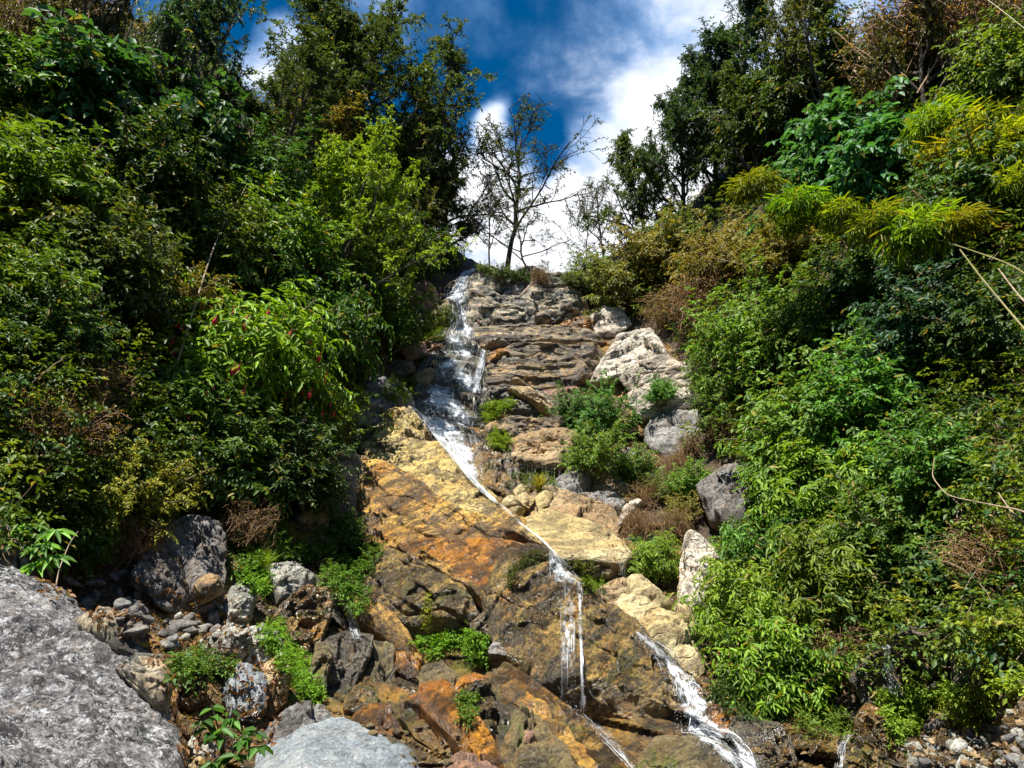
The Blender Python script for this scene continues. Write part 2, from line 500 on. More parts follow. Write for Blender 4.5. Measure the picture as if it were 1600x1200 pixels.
def sample_px(rg, poly, n):
    """n random photograph pixels inside a polygon"""
    pl = np.array(poly, float)
    X, Y = [], []
    c = 0
    while c < n:
        px = rg.uniform(pl[:, 0].min(), pl[:, 0].max(), 2 * n + 50); py = rg.uniform(pl[:, 1].min(), pl[:, 1].max(), 2 * n + 50)
        ok = in_poly(px, py, poly)
        X.append(px[ok]); Y.append(py[ok]); c += ok.sum()
    return np.concatenate(X)[:n], np.concatenate(Y)[:n]


def poly_centroid(p):
    x, y = p[:, 0], p[:, 1]
    x2, y2 = np.roll(x, -1), np.roll(y, -1)
    c = x * y2 - x2 * y
    A = c.sum() / 2
    if abs(A) < 1e-6:
        return p.mean(0)
    return np.array([((x + x2) * c).sum(), ((y + y2) * c).sum()]) / (6 * A)


def resample(p, n):
    q = np.vstack([p, p[:1]])
    d = np.r_[0, np.cumsum(np.linalg.norm(np.diff(q, axis=0), axis=1))]
    t = np.linspace(0, d[-1], n, endpoint=False)
    return np.stack([np.interp(t, d, q[:, 0]), np.interp(t, d, q[:, 1])], -1)


def rock(label, pts, mat, k=0.8, off=0.0, bulge=0.22, thick=1.0, cell=0.7, amp=0.14, ang=0.0, stretch=2.0, layer=0.0, lfreq=4.0,
         fine=0.05, edge=0.09, roundness=5.0, name='rock', cat='rock', seed=None, dfix=None, crack=0.05, group=None, cuts=7, slab=False):
    """one stone: its outline stands on the ravine surface at that depth; k = how far it leans with the slope (0 upright, 1 along it)"""
    p = np.array(pts, float)
    if slab:
        roundness, cuts, edge, crack = 14.0, 2, 0.03, crack * 1.3
    seed = (int(p.sum()) * 7 + len(p)) % 9973 if seed is None else seed
    c = poly_centroid(p)
    p = c + (p - c) * (1 + (0.05 if slab else 0.0) + min(0.10, 5.0 / max(20.0, np.abs(p - c).max())))
    size_px = math.sqrt(max(1.0, np.ptp(p[:, 0]) * np.ptp(p[:, 1])))
    S = int(np.clip(size_px * 1.3, 36, 520)); R = int(np.clip(size_px * 0.36, 12, 105))
    b = resample(p, S)
    dc = depth(c[0], c[1])[0] if dfix is None else dfix
    e = 12.0
    gx = (depth(c[0] + e, c[1])[0] - depth(c[0] - e, c[1])[0]) / (2 * e)
    gy = (depth(c[0], c[1] + e)[0] - depth(c[0], c[1] - e)[0]) / (2 * e)
    if dfix is not None:
        gx *= 0.3
    m_px = dc / F                                   # metres per pixel here
    dd = dc + off + gx * k * (b[:, 0] - c[0]) + gy * k * (b[:, 1] - c[1])
    dd = np.clip(dd, dc + off - size_px * m_px * 1.6, dc + off + size_px * m_px * 1.6)
    B = at(b[:, 0], b[:, 1], dd)
    C = at(c[0], c[1], dc + off)
    # facing direction of the outline's plane
    Nv = np.zeros(3)
    for j in range(S):
        Nv += np.cross(B[j] - C, B[(j + 1) % S] - C)
    Nv /= np.linalg.norm(Nv)
    view = (C - EYE) / np.linalg.norm(C - EYE)
    if Nv @ view > 0:
        Nv = -Nv
    T1 = np.array([1.0, 0, 0]) - Nv * Nv[0]; T1 /= np.linalg.norm(T1)
    T2 = np.cross(Nv, T1)
    if T2[2] < 0: T2 = -T2
    size_m = size_px * m_px
    bulge_m, thick_m = bulge * size_m, thick * size_m
    # outline roughness
    rr = 1 + edge * fbm(B * (3.0 / max(size_m, 0.3)) * 2.2, 4, 0.6, seed)
    D = (B - C) * rr[:, None]
    ts = (np.arange(1, R + 1) / R) ** 0.8
    rings, wts = [], []
    for t in ts:
        f = (1 - t ** roundness) ** (1 / 1.6)
        rings.append(C + D * t + Nv * bulge_m * f)
        wts.append(np.full(S, 0.6 + 0.4 * (1 - t ** 8)))
    nb = 14
    bdir = -Nv * 0.75 + view * 0.5
    bdir /= np.linalg.norm(bdir)
    for j in range(1, nb + 1):
        s = (j / nb) ** 1.8
        rings.append(C + D * (1 - 0.22 * s * s) + bdir * thick_m * s)
        wts.append(np.full(S, 0.6 * (1 - 0.7 * s)))
    V = np.concatenate([[C + Nv * bulge_m]] + rings + [[C + bdir * thick_m * 1.03]])
    Wt = np.concatenate([[1.0]] + wts + [[0.1]])
    # break the mass into flat faces with sharp arrises
    rc = np.random.default_rng(seed + 77)
    for _ in range(cuts):
        tilt = rc.uniform(0.35, 1.15); az = rc.uniform(0, 2 * math.pi)
        pn = Nv * math.cos(tilt) + (T1 * math.cos(az) + T2 * math.sin(az)) * math.sin(tilt)
        sd = (V - C) @ pn
        lim = np.percentile(sd, 99.5) * rc.uniform(0.62, 0.9)
        V = V - (np.maximum(sd - lim, 0) * 0.9)[:, None] * (pn * 0.35 + Nv * 0.65)
    # relief: tilted blocks with open joints, layers and rough grain
    rel = V - C
    u, v = rel @ T1, rel @ T2
    ca, sa = math.cos(math.radians(ang)), math.sin(math.radians(ang))
    a1, a2 = u * ca - v * sa, u * sa + v * ca
    warp = fbm(V * 0.9 / cell, 3, 0.5, seed + 5)
    q = np.stack([a1 / (cell * stretch), a2 / cell], -1) + 0.25 * warp[:, None] + seed * 0.37
    h1, j1 = facets(q, seed % 97)
    h2, j2 = facets(q * 2.7 + 3.1, seed % 89 + 11)
    h3, j3 = facets(q * 7.3 + 9.7 + 0.5 * fbm(V * 3.0, 2, 0.5, seed + 8)[:, None], seed % 83 + 23)
    fl = np.concatenate([[0.0], np.repeat(np.r_[ts ** 10 * 0.6, np.full(nb, 0.9)], S), [0.0]])
    h = 1.5 * amp * cell * (h1 + 0.5 * h2 + 0.22 * h3)
    h -= crack * cell * ((1 - smooth01(j1, 0.0, 0.10)) + 0.6 * (1 - smooth01(j2, 0.0, 0.12)) + 0.2 * (1 - smooth01(j3, 0.0, 0.15)))
    h *= np.clip(1 - fl * 1.1, 0, 1)
    if layer > 0:
        s = a2 * lfreq + 0.9 * fbm(V * 0.8, 3, 0.5, seed + 2) + 0.25 * fbm(V * 3.0, 2, 0.5, seed + 6)
        fr = s - np.floor(s)
        lev = _h(np.floor(s).astype(np.int64), np.zeros(len(s), np.int64), np.zeros(len(s), np.int64), seed)
        h += layer * ((lev - 0.5) + 0.5 * fr - 0.8 * (1 - smooth01(fr, 0, 0.16)))
    h += fine * (fbm(V * 2.4, 5, 0.6, seed + 1) + 0.6 * fbm(V * 7.0, 3, 0.6, seed + 3, True))
    rad = rel - (rel @ Nv)[:, None] * Nv
    rad /= np.linalg.norm(rad, axis=1, keepdims=True) + 1e-6
    fl = fl[:, None]
    V = V + (Nv * (1 - fl) + rad * fl) * (h * Wt)[:, None] + (fine * 0.5 * fbm(V * 4.5 + 31, 3, 0.6, seed + 4) * Wt)[:, None] * T1
    nr = len(rings)
    jj = np.arange(S); jn = (jj + 1) % S
    quads = []
    for r in range(nr - 1):
        o0, o1 = 1 + r * S, 1 + (r + 1) * S
        quads.append(np.stack([o0 + jj, o1 + jj, o1 + jn, o0 + jn], -1))
    quads = np.concatenate(quads)
    last = 1 + (nr - 1) * S
    tris = np.concatenate([np.stack([np.zeros(S, int), 1 + jj, 1 + jn], -1),
                           np.stack([np.full(S, len(V) - 1), last + jn, last + jj], -1)])
    # wind outward
    n0 = np.cross(V[quads[0, 1]] - V[quads[0, 0]], V[quads[0, 3]] - V[quads[0, 0]])
    if n0 @ Nv < 0:
        quads = quads[:, ::-1]; tris = tris[:, ::-1]
    base = V.mean(0); base[2] = V[:, 2].min()
    me = mesh_from(name, V - base, [quads, tris], M[mat], smooth=False)
    o = put(name, me, loc=base)
    tag(o, label, cat, group)
    solid(V, quads)
    return o



def bedrock():
    """the broken rock floor of the ravine, under and between the blocks"""
    poly = [(690, 436), (760, 438), (860, 456), (930, 478), (1000, 505), (1050, 520), (1120, 600), (1110, 670), (1050, 730), (1060, 800), (1140, 850), (1150, 1000), (1200, 1080), (1330, 1140), (1340, 1260), (300, 1260), (250, 1100), (200, 1000), (190, 860), (240, 790), (460, 790), (470, 705), (550, 690), (540, 600), (600, 540), (620, 440)]
    xs = np.arange(170, 1360, 3.2); ys = np.arange(400, 1270, 3.2)
    X, Y = np.meshgrid(xs, ys)
    px, py = X.ravel(), Y.ravel()
    pl = np.array(poly, float)
    ins = in_poly(px, py, poly)
    # distance to the outline, for sinking the rim into the soil
    dist = np.full(len(px), 1e9)
    for a, b in zip(pl, np.roll(pl, -1, axis=0)):
        ab = b - a; t = np.clip(((px - a[0]) * ab[0] + (py - a[1]) * ab[1]) / (ab @ ab), 0, 1)
        dist = np.minimum(dist, np.hypot(px - a[0] - t * ab[0], py - a[1] - t * ab[1]))
    d = depth(px, py) + 0.12 + 0.9 * (1 - smooth01(dist, 0, 26)) * ins + (~ins) * 1.2
    P = at(px, py, d)
    w = fbm(P * 0.7, 3, 0.5, 41)
    ca, sa = math.cos(0.62), math.sin(0.62)
    q = np.stack([(P[:, 0] * ca - P[:, 2] * sa) / 2.2, (P[:, 0] * sa + P[:, 2] * ca + 0.4 * P[:, 1]) / 0.5], -1) + 0.4 * w[:, None]
    h1, j1 = facets(q, 5); h2, j2 = facets(q * 2.6 + 7, 9)
    h = 0.26 * h1 + 0.11 * h2 - 0.10 * (1 - smooth01(j1, 0, 0.1)) - 0.05 * (1 - smooth01(j2, 0, 0.12)) + 0.10 * fbm(P * 2.0, 5, 0.6, 12)
    rv = ray(px, py); rv /= np.linalg.norm(rv, axis=1, keepdims=True)
    P = P - rv * (h * np.clip(dist / 26.0, 0, 1))[:, None]
    ny, nx = X.shape
    i = np.arange(ny - 1)[:, None] * nx + np.arange(nx - 1)[None]
    qd = np.stack([i, i + nx, i + nx + 1, i + 1], -1).reshape(-1, 4)
    keep = (ins | (dist < 8))[qd].all(1)
    qd = qd[keep]
    use = np.zeros(len(P), bool); use[qd.ravel()] = True
    new = np.cumsum(use) - 1
    P = P[use]; qd = new[qd]
    o = put('bedrock', mesh_from('bedrock', P, qd, M['brown'], smooth=False))
    tag(o, 'broken brown bedrock floor of the ravine between the blocks', kind='structure')
    solid(P, qd)


bedrock()
# --- back of the ravine: cliff behind and beside the upper fall
rock('dark wet rock wall behind the main veil of the waterfall', [(690, 512), (752, 518), (760, 600), (756, 690), (752, 760), (725, 740), (690, 695), (640, 645), (648, 600), (672, 550)], 'wetdark', k=0.75, off=0.25, bulge=0.05, cell=0.8, amp=0.2, layer=0.28, lfreq=1.6, ang=8, stretch=3, name='wet_rock_wall', cat='rock wall', slab=True)
rock('dark wet chute rock behind the narrow top of the waterfall', [(696, 440), (720, 424), (742, 420), (742, 470), (742, 520), (704, 520), (697, 480)], 'wetdark', k=0.5, off=0.15, bulge=0.05, cell=0.6, amp=0.15, name='chute_rock')
rock('dark lichen-covered knob of rock at the lip of the waterfall', [(729, 441), (748, 420), (770, 421), (786, 432), (790, 448), (771, 458), (732, 465)], 'cliff', k=0.6, off=-0.1, bulge=0.25, cell=0.5)
rock('grey domed rock on the skyline above the cliff', [(783, 469), (790, 447), (808, 432), (834, 433), (856, 442), (822, 460), (804, 470)], 'grey', k=0.9, off=0.1, bulge=0.2, cell=0.6)
rock('humped grey rock breaking the skyline behind the cliff top', [(796, 446), (806, 424), (826, 416), (846, 424), (858, 444), (836, 456)], 'cliff', k=0.4, off=0.3, bulge=0.2, cell=0.6)
rock('pointed dark rock on the skyline beside the notch', [(868, 448), (880, 428), (896, 430), (914, 452), (898, 462)], 'cliff', k=0.4, off=0.1, bulge=0.2, cell=0.5)
rock('dark stained cliff block right of the narrow top fall', [(735, 463), (763, 457), (783, 467), (802, 467), (826, 468), (830, 490), (829, 513), (795, 516), (765, 516), (740, 516), (733, 490)], 'cliff', k=0.4, off=-0.15, bulge=0.14, cell=1.4, amp=0.1, layer=0.18, lfreq=1.5, slab=True, stretch=2.5, crack=0.015)
rock('pale stained cliff block under the skyline, right of the top fall', [(816, 460), (850, 442), (872, 441), (884, 450), (902, 472), (914, 490), (913, 498), (885, 500), (855, 507), (828, 512), (825, 484), (820, 470)], 'cliff', k=0.4, off=-0.25, bulge=0.16, cell=1.4, amp=0.1, layer=0.18, lfreq=1.5, ang=-8, slab=True, stretch=2.5, crack=0.015)
rock('narrow slanting slab leaning down the right edge of the top cliff', [(869, 439), (892, 440), (906, 462), (920, 484), (916, 496), (903, 482), (881, 452)], 'tan', k=0.4, off=-0.5, bulge=0.2, cell=0.5, ang=55, stretch=4)
rock('orange ledge block at the right end of the cliff shelf', [(850, 519), (870, 511), (895, 506), (913, 497), (931, 507), (936, 520), (900, 522)], 'orange', k=0.6, off=-0.2, bulge=0.2, cell=0.4, layer=0.05)
rock('uppermost layered rock band under the flat cliff shelf', [(741, 517), (790, 515), (870, 516), (938, 522), (943, 533), (925, 543), (870, 547), (810, 549), (765, 551), (749, 532)], 'strata', k=0.5, off=-0.35, bulge=0.10, cell=1.1, amp=0.1, layer=0.2, lfreq=2.4, stretch=5, slab=True, crack=0.012)
rock('orange corner block beside the waterfall below the shelf', [(754, 556), (775, 548), (800, 546), (798, 558), (764, 566)], 'orange', k=0.5, off=-0.45, bulge=0.3, cell=0.4)
rock('second layered rock band with dark cracks below the shelf', [(754, 562), (800, 548), (868, 545), (930, 545), (942, 558), (921, 568), (881, 575), (834, 579), (766, 584)], 'strata', k=0.5, off=-0.4, bulge=0.1, cell=1.1, amp=0.1, layer=0.2, lfreq=2.4, stretch=5, slab=True, crack=0.012)
rock('third layered rock band, dark and dripping', [(752, 580), (817, 577), (886, 573), (930, 566), (915, 590), (890, 604), (834, 612), (753, 613)], 'strata', k=0.45, off=-0.3, bulge=0.1, cell=1.1, amp=0.1, layer=0.2, lfreq=2.4, stretch=5, slab=True, crack=0.012)
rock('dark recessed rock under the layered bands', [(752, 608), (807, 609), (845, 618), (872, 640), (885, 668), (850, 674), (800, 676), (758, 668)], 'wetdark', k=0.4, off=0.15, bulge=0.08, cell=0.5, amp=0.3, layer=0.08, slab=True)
rock('curved brown ledge arching over the dark recess', [(800, 612), (826, 611), (852, 628), (872, 646), (884, 668), (872, 670), (856, 650), (830, 630)], 'tan', k=0.4, off=-0.35, bulge=0.25, cell=0.4, ang=40, stretch=3)
rock('pinkish bare rock wall right of the arching ledge', [(834, 611), (868, 606), (900, 600), (915, 640), (925, 690), (898, 692), (882, 668), (864, 640)], 'red', k=0.5, off=-0.05, bulge=0.08, cell=0.8, amp=0.12)
rock('flat brown ledge below the dark recess', [(764, 668), (800, 660), (850, 662), (872, 656), (894, 676), (854, 686), (800, 688), (772, 684)], 'strata', k=0.5, off=-0.2, bulge=0.15, cell=0.4, layer=0.08, lfreq=5, slab=True)
rock('golden overhanging ledge block with a wavy crack, dripping', [(786, 706), (797, 686), (851, 678), (900, 681), (892, 697), (884, 714), (870, 732), (844, 729), (800, 722)], 'tan', k=0.4, off=-0.75, bulge=0.12, cell=0.8, amp=0.12, layer=0.12, lfreq=1.9, ang=-6, thick=0.8, slab=True)
rock('brown layered rock right of the foot of the main veil', [(746, 690), (793, 697), (806, 724), (810, 770), (784, 784), (763, 758), (746, 728)], 'brown', k=0.6, off=0.0, bulge=0.1, cell=0.5, amp=0.25, layer=0.1, lfreq=3, ang=30, slab=True)
# --- white rocks on the right bank
rock('white rock beside the orange ledge, half under bushes', [(917, 494), (942, 482), (966, 480), (984, 505), (960, 524), (934, 524), (925, 508)], 'white', k=0.6, off=-0.2, bulge=0.25, cell=0.5)
rock('large pointed white rock above the shrubs right of the cliff', [(928, 596), (946, 560), (970, 527), (996, 520), (1016, 520), (1031, 542), (1042, 561), (1027, 570), (1001, 576), (975, 583), (960, 586)], 'white', k=0.8, off=-0.6, bulge=0.07, cell=0.9, amp=0.16, layer=0.05, slab=True)
rock('flat grey-white rock lying below the pointed white rock', [(970, 580), (1001, 572), (1039, 562), (1074, 574), (1094, 589), (1078, 602), (1037, 602), (1009, 611), (988, 610), (976, 596)], 'white', k=0.8, off=-0.7, bulge=0.07, cell=0.8, layer=0.12, lfreq=2.2, ang=12, stretch=3, slab=True)
rock('lowest white rock shelf of the bright outcrop', [(988, 611), (1037, 602), (1074, 604), (1099, 617), (1078, 632), (1042, 642), (1005, 650), (990, 630)], 'white', k=0.8, off=-0.75, bulge=0.07, cell=0.8, layer=0.12, lfreq=2.2, ang=12, stretch=3, slab=True)
rock('shaded grey rock below the white outcrop', [(1010, 652), (1050, 640), (1095, 640), (1105, 690), (1085, 720), (1040, 715), (1012, 690)], 'grey', k=0.7, off=-0.1, bulge=0.15, cell=0.7)
rock('dark grey rock face between the right-hand bushes', [(1092, 760), (1115, 728), (1150, 715), (1185, 760), (1190, 806), (1150, 822), (1105, 805)], 'slate', k=0.8, off=-0.45, bulge=0.08, cell=0.9)
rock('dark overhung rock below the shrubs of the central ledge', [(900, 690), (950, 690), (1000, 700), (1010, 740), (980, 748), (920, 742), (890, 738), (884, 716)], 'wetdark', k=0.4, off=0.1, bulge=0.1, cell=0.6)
rock('rounded grey rock right of the yellow grass tuft', [(856, 764), (872, 752), (896, 737), (918, 741), (922, 758), (910, 774), (884, 778), (864, 774)], 'grey', k=0.6, off=-0.25, bulge=0.3, cell=0.6)
rock('square tan block under the central shrubs', [(915, 736), (945, 736), (976, 742), (982, 768), (950, 775), (922, 772)], 'tan', k=0.4, off=-0.2, bulge=0.2, cell=0.35, stretch=1)
rock('mauve rock face below the square tan block', [(906, 776), (950, 772), (976, 778), (966, 800), (924, 796)], 'grey', k=0.5, off=-0.1, bulge=0.15, cell=0.5)
rock('small bright white stone between dry plants', [(966, 814), (980, 790), (996, 777), (1002, 786), (985, 806)], 'white', k=0.8, off=-0.3, bulge=0.25, cell=0.4)
# --- yellow rubble and pale slab in the middle
rock('rough tan slab behind the pale slab, under the grass tuft', [(830, 782), (856, 767), (884, 772), (914, 786), (952, 798), (962, 814), (955, 836), (916, 822), (872, 812), (844, 806), (832, 798)], 'tan', k=0.9, off=-0.1, bulge=0.06, cell=0.6, amp=0.18, layer=0.05, ang=20, slab=True)
rock('big smooth pale yellow slab beside the lower cascade', [(800, 810), (806, 800), (840, 801), (872, 809), (916, 820), (950, 835), (966, 848), (980, 866), (964, 878), (936, 874), (908, 870), (888, 872), (872, 866), (848, 849), (820, 829), (804, 818)], 'pale', k=0.9, off=-0.45, bulge=0.06, cell=1.2, amp=0.05, ang=25, stretch=3, crack=0.025, fine=0.03, slab=True)
rock('dark dripping underside block beneath the pale slab', [(870, 872), (904, 874), (940, 876), (978, 872), (980, 892), (962, 904), (936, 910), (912, 912), (894, 896)], 'mossrock', k=0.1, off=-0.12, bulge=0.12, cell=0.4, amp=0.3)
for i, (pp, lb) in enumerate([
        ([(783, 791), (789, 778), (802, 775), (819, 788), (802, 794)], 'leftmost rounded yellow stone of the rubble at the foot of the main veil'),
        ([(804, 777), (818, 771), (836, 781), (828, 790), (814, 788)], 'middle yellow stone of the rubble below the grass tuft'),
        ([(803, 764), (816, 759), (828, 763), (822, 772), (806, 773)], 'topmost small yellow stone of the rubble by the grass tuft'),
        ([(790, 799), (806, 793), (820, 795), (806, 805), (797, 806)], 'flat yellow stone wedged against the upper corner of the pale slab'),
        ([(836, 778), (846, 768), (862, 772), (858, 788), (842, 792)], 'cracked yellow block right under the grass tuft')]):
    rock(lb, pp, 'pale', k=0.6, off=-0.35 - 0.04 * i, bulge=0.35, cell=0.3, amp=0.1, roundness=2.2, name='stone', cat='stone')
rock('pale tan slab standing below the dripping block', [(986, 890), (1002, 895), (1018, 912), (1042, 936), (1046, 946), (1016, 952), (988, 940), (984, 912)], 'pale', k=0.7, off=-0.2, bulge=0.15, cell=0.6)
rock('shaded grey rock under the drips of the pale slab', [(940, 912), (984, 898), (990, 930), (975, 944), (950, 940), (936, 925)], 'tan', k=0.6, off=0.0, bulge=0.12, cell=0.5)
rock('bright tan boulder above the lower right cascade', [(963, 946), (980, 934), (1020, 946), (1050, 958), (1078, 976), (1102, 1006), (1110, 1034), (1088, 1044), (1066, 1038), (1050, 1022), (1038, 1013), (1018, 1006), (994, 989), (973, 970)], 'pale', k=0.8, off=-0.35, bulge=0.22, cell=0.8, amp=0.12)
rock('tall white slab standing upright at the edge of the bushes', [(1060, 948), (1066, 880), (1071, 820), (1087, 816), (1113, 845), (1124, 880), (1130, 932), (1108, 958), (1080, 968)], 'white', k=0.4, off=-0.75, bulge=0.15, cell=0.7, amp=0.15, ang=70, stretch=2)
rock('brown rock in the shade right of the tan boulder', [(1085, 985), (1120, 970), (1150, 1010), (1150, 1050), (1115, 1045), (1105, 1015)], 'brown', k=0.6, off=-0.1, bulge=0.2, cell=0.6)
# --- the great tilted slabs left of the water
rock('dark grey broken block above the yellow slab', [(548, 640), (560, 610), (590, 598), (612, 618), (628, 646), (600, 662), (574, 676), (556, 668)], 'grey', k=0.6, off=-0.2, bulge=0.2, cell=0.6, amp=0.2)
rock('slanting grey rib of rock beside the upper left bushes', [(566, 588), (580, 583), (612, 606), (640, 634), (660, 656), (644, 652), (612, 628), (584, 606)], 'grey', k=0.6, off=-0.3, bulge=0.25, cell=0.5, ang=40, stretch=3)
rock('olive bulging block with a dark notch, on top of the yellow slab', [(590, 660), (606, 650), (628, 644), (656, 656), (674, 678), (694, 700), (668, 710), (624, 706), (604, 694), (588, 680)], 'cap', k=0.7, off=-0.55, bulge=0.22, cell=0.55, amp=0.2, ang=60)
rock('huge tilted slab with a bright yellow top, left of the fall', [(564, 686), (600, 684), (624, 692), (660, 698), (688, 698), (708, 720), (726, 740), (756, 772), (780, 792), (802, 816), (836, 840), (856, 858), (800, 846), (740, 828), (690, 800), (650, 775), (610, 748), (576, 720)], 'cap', k=0.95, off=-0.45, bulge=0.05, cell=0.9, amp=0.06, ang=40, stretch=3, layer=0.1, lfreq=1.3, crack=0.03, slab=True)
rock('brown ridged slab with slanting layers under the yellow slab top', [(562, 704), (600, 730), (645, 752), (680, 782), (730, 808), (790, 834), (846, 854), (790, 848), (720, 852), (640, 858), (604, 874), (574, 862), (566, 790)], 'ochre', k=0.6, off=-0.75, bulge=0.06, cell=1.5, amp=0.08, ang=30, stretch=4, layer=0.2, lfreq=1.9, slab=True, crack=0.012)
rock('glossy orange slab below the long horizontal crack', [(630, 856), (680, 848), (730, 844), (780, 844), (830, 850), (860, 860), (826, 864), (800, 884), (782, 908), (774, 944), (758, 946), (720, 917), (680, 888), (646, 872)], 'orange', k=0.55, off=-0.85, bulge=0.05, cell=1.5, amp=0.05, ang=35, stretch=4, layer=0.08, lfreq=1.8, crack=0.008, slab=True)
rock('golden bright edge stripe running down the orange slab', [(636, 860), (652, 864), (692, 888), (730, 916), (770, 946), (764, 954), (724, 926), (684, 898), (646, 876)], 'ochre', k=0.6, off=-1.1, bulge=0.12, cell=0.5, ang=35, stretch=5, slab=True)
rock('upright grey and ochre face under the golden edge stripe', [(570, 900), (584, 874), (608, 858), (632, 872), (650, 876), (690, 902), (758, 948), (756, 972), (734, 990), (684, 990), (650, 996), (626, 994), (596, 974), (570, 924)], 'speckled', k=0.3, off=-0.8, bulge=0.06, cell=1.8, amp=0.07, ang=42, stretch=1.5, slab=True, layer=0.08, lfreq=1.6, crack=0.008)
rock('dark overhanging corner beneath the end of the slabs', [(828, 856), (850, 856), (862, 868), (858, 880), (842, 896), (824, 880)], 'mossrock', k=0.4, off=-1.1, bulge=0.25, cell=0.4)
rock('massive speckled brown rock face with thin trickles down it', [(772, 908), (800, 872), (830, 862), (860, 872), (872, 898), (908, 917), (950, 957), (986, 984), (1012, 1015), (1037, 1055), (1058, 1086), (1045, 1115), (1010, 1132), (970, 1138), (930, 1112), (890, 1096), (856, 1082), (830, 1056), (796, 1030), (770, 988), (764, 950)], 'speckled', k=0.38, off=-0.65, bulge=0.06, cell=2.2, amp=0.075, ang=38, stretch=1.6, crack=0.01, slab=True, layer=0.1, lfreq=1.1)
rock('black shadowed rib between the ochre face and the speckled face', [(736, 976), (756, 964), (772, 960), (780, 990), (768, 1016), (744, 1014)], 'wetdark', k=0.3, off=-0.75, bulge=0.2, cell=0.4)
rock('angular grey block jutting out above the wet slab', [(766, 1016), (776, 996), (798, 980), (814, 998), (827, 1006), (824, 1021), (796, 1021)], 'grey', k=0.7, off=-0.8, bulge=0.2, cell=0.4, amp=0.2, thick=1.6)
# --- lower wet rocks
rock('long dark wet slab running diagonally to the bottom edge', [(752, 1034), (776, 1030), (812, 1052), (845, 1080), (875, 1098), (910, 1124), (945, 1154), (990, 1195), (1010, 1230), (930, 1230), (900, 1182), (860, 1147), (820, 1117), (790, 1088), (766, 1060)], 'brown', k=0.7, off=-0.4, bulge=0.04, cell=0.8, amp=0.12, ang=42, stretch=5, layer=0.04, lfreq=4, slab=True)
rock('golden streak ridge along the lower side of the wet slab', [(786, 1092), (806, 1096), (846, 1120), (880, 1148), (920, 1190), (950, 1225), (920, 1225), (880, 1174), (840, 1136), (800, 1110)], 'ochre', k=0.8, off=-0.50, bulge=0.1, cell=0.5, ang=42, stretch=5, slab=True)
rock('dark mossy rock below the golden streak', [(800, 1112), (840, 1134), (880, 1172), (925, 1230), (800, 1230), (786, 1180), (806, 1150)], 'mossrock', k=0.6, off=-0.45, bulge=0.08, cell=0.6, slab=True)
rock('small oval pink stone stuck upright in dark moss', [(813, 1146), (821, 1137), (832, 1139), (838, 1156), (835, 1177), (826, 1183), (818, 1172)], 'red', k=0.3, off=-0.72, bulge=0.4, cell=0.3, amp=0.05, roundness=2, name='stone', cat='stone')
rock('round golden boulder with moss, below the green moss patch', [(654, 1058), (666, 1040), (692, 1036), (710, 1052), (708, 1074), (697, 1092), (680, 1087), (658, 1070)], 'mossrock', k=0.5, off=-0.4, bulge=0.35, cell=0.5, roundness=2.2)
rock('small brown block left of the round mossy boulder', [(612, 1030), (636, 1024), (654, 1040), (652, 1056), (636, 1058), (618, 1044)], 'orange', k=0.5, off=-0.35, bulge=0.3, cell=0.4)
rock('golden arching edge over the grey boulder', [(696, 1100), (712, 1072), (720, 1060), (740, 1052), (760, 1058), (762, 1070), (734, 1075), (708, 1098)], 'orange', k=0.4, off=-0.55, bulge=0.25, cell=0.4)
rock('grey and gold boulder below the arching edge', [(702, 1100), (732, 1080), (758, 1070), (778, 1076), (794, 1090), (790, 1114), (788, 1142), (780, 1164), (750, 1154), (734, 1134), (710, 1116)], 'speckled', k=0.4, off=-0.45, bulge=0.25, cell=0.5, amp=0.2)
rock('black wet stone beside the grey and gold boulder', [(784, 1104), (806, 1112), (812, 1140), (800, 1168), (782, 1166)], 'wetdark', k=0.4, off=-0.5, bulge=0.25, cell=0.4)
rock('shiny brown ridge slanting down to the bottom edge', [(636, 1078), (658, 1076), (690, 1099), (712, 1125), (734, 1149), (760, 1172), (790, 1215), (748, 1215), (728, 1172), (698, 1142), (664, 1110), (644, 1092)], 'orange', k=0.7, off=-0.45, bulge=0.12, cell=0.5, amp=0.15, ang=45, stretch=4, slab=True)
rock('dark brown hollow face under the shiny ridge', [(632, 1094), (668, 1114), (700, 1146), (720, 1175), (690, 1176), (654, 1150), (630, 1120)], 'brown', k=0.5, off=-0.2, bulge=0.06, cell=0.5, slab=True)
rock('pinkish wet rock strip at the bottom edge', [(700, 1174), (735, 1180), (780, 1215), (780, 1230), (705, 1230)], 'red', k=0.7, off=-0.55, bulge=0.2, cell=0.4)
rock('wet orange rock just above the blue-grey boulder', [(552, 1128), (580, 1114), (608, 1124), (626, 1138), (604, 1152), (576, 1148), (556, 1140)], 'orange', k=0.6, off=-0.3, bulge=0.3, cell=0.4)
rock('dark brown rock above the wet orange rock', [(536, 1086), (566, 1072), (590, 1078), (588, 1104), (560, 1112), (540, 1104)], 'brown', k=0.5, off=-0.3, bulge=0.25, cell=0.4)
rock('yellowish ribbed column beside the black wet face', [(574, 1002), (600, 988), (618, 1020), (616, 1060), (596, 1080), (574, 1080), (568, 1040)], 'mossrock', k=0.4, off=-0.35, bulge=0.2, cell=0.4, ang=80, stretch=3)
rock('black wet rock face with thin water sheen, lower left of slabs', [(506, 1008), (540, 992), (578, 996), (574, 1024), (556, 1060), (544, 1092), (514, 1098), (502, 1060)], 'wetdark', k=0.25, off=-0.4, bulge=0.08, cell=0.5, ang=70, slab=True)
rock('yellow mossy column left of the black wet face', [(494, 1010), (512, 1004), (516, 1030), (508, 1084), (492, 1084), (484, 1050)], 'mossrock', k=0.3, off=-0.5, bulge=0.25, cell=0.4, ang=80)
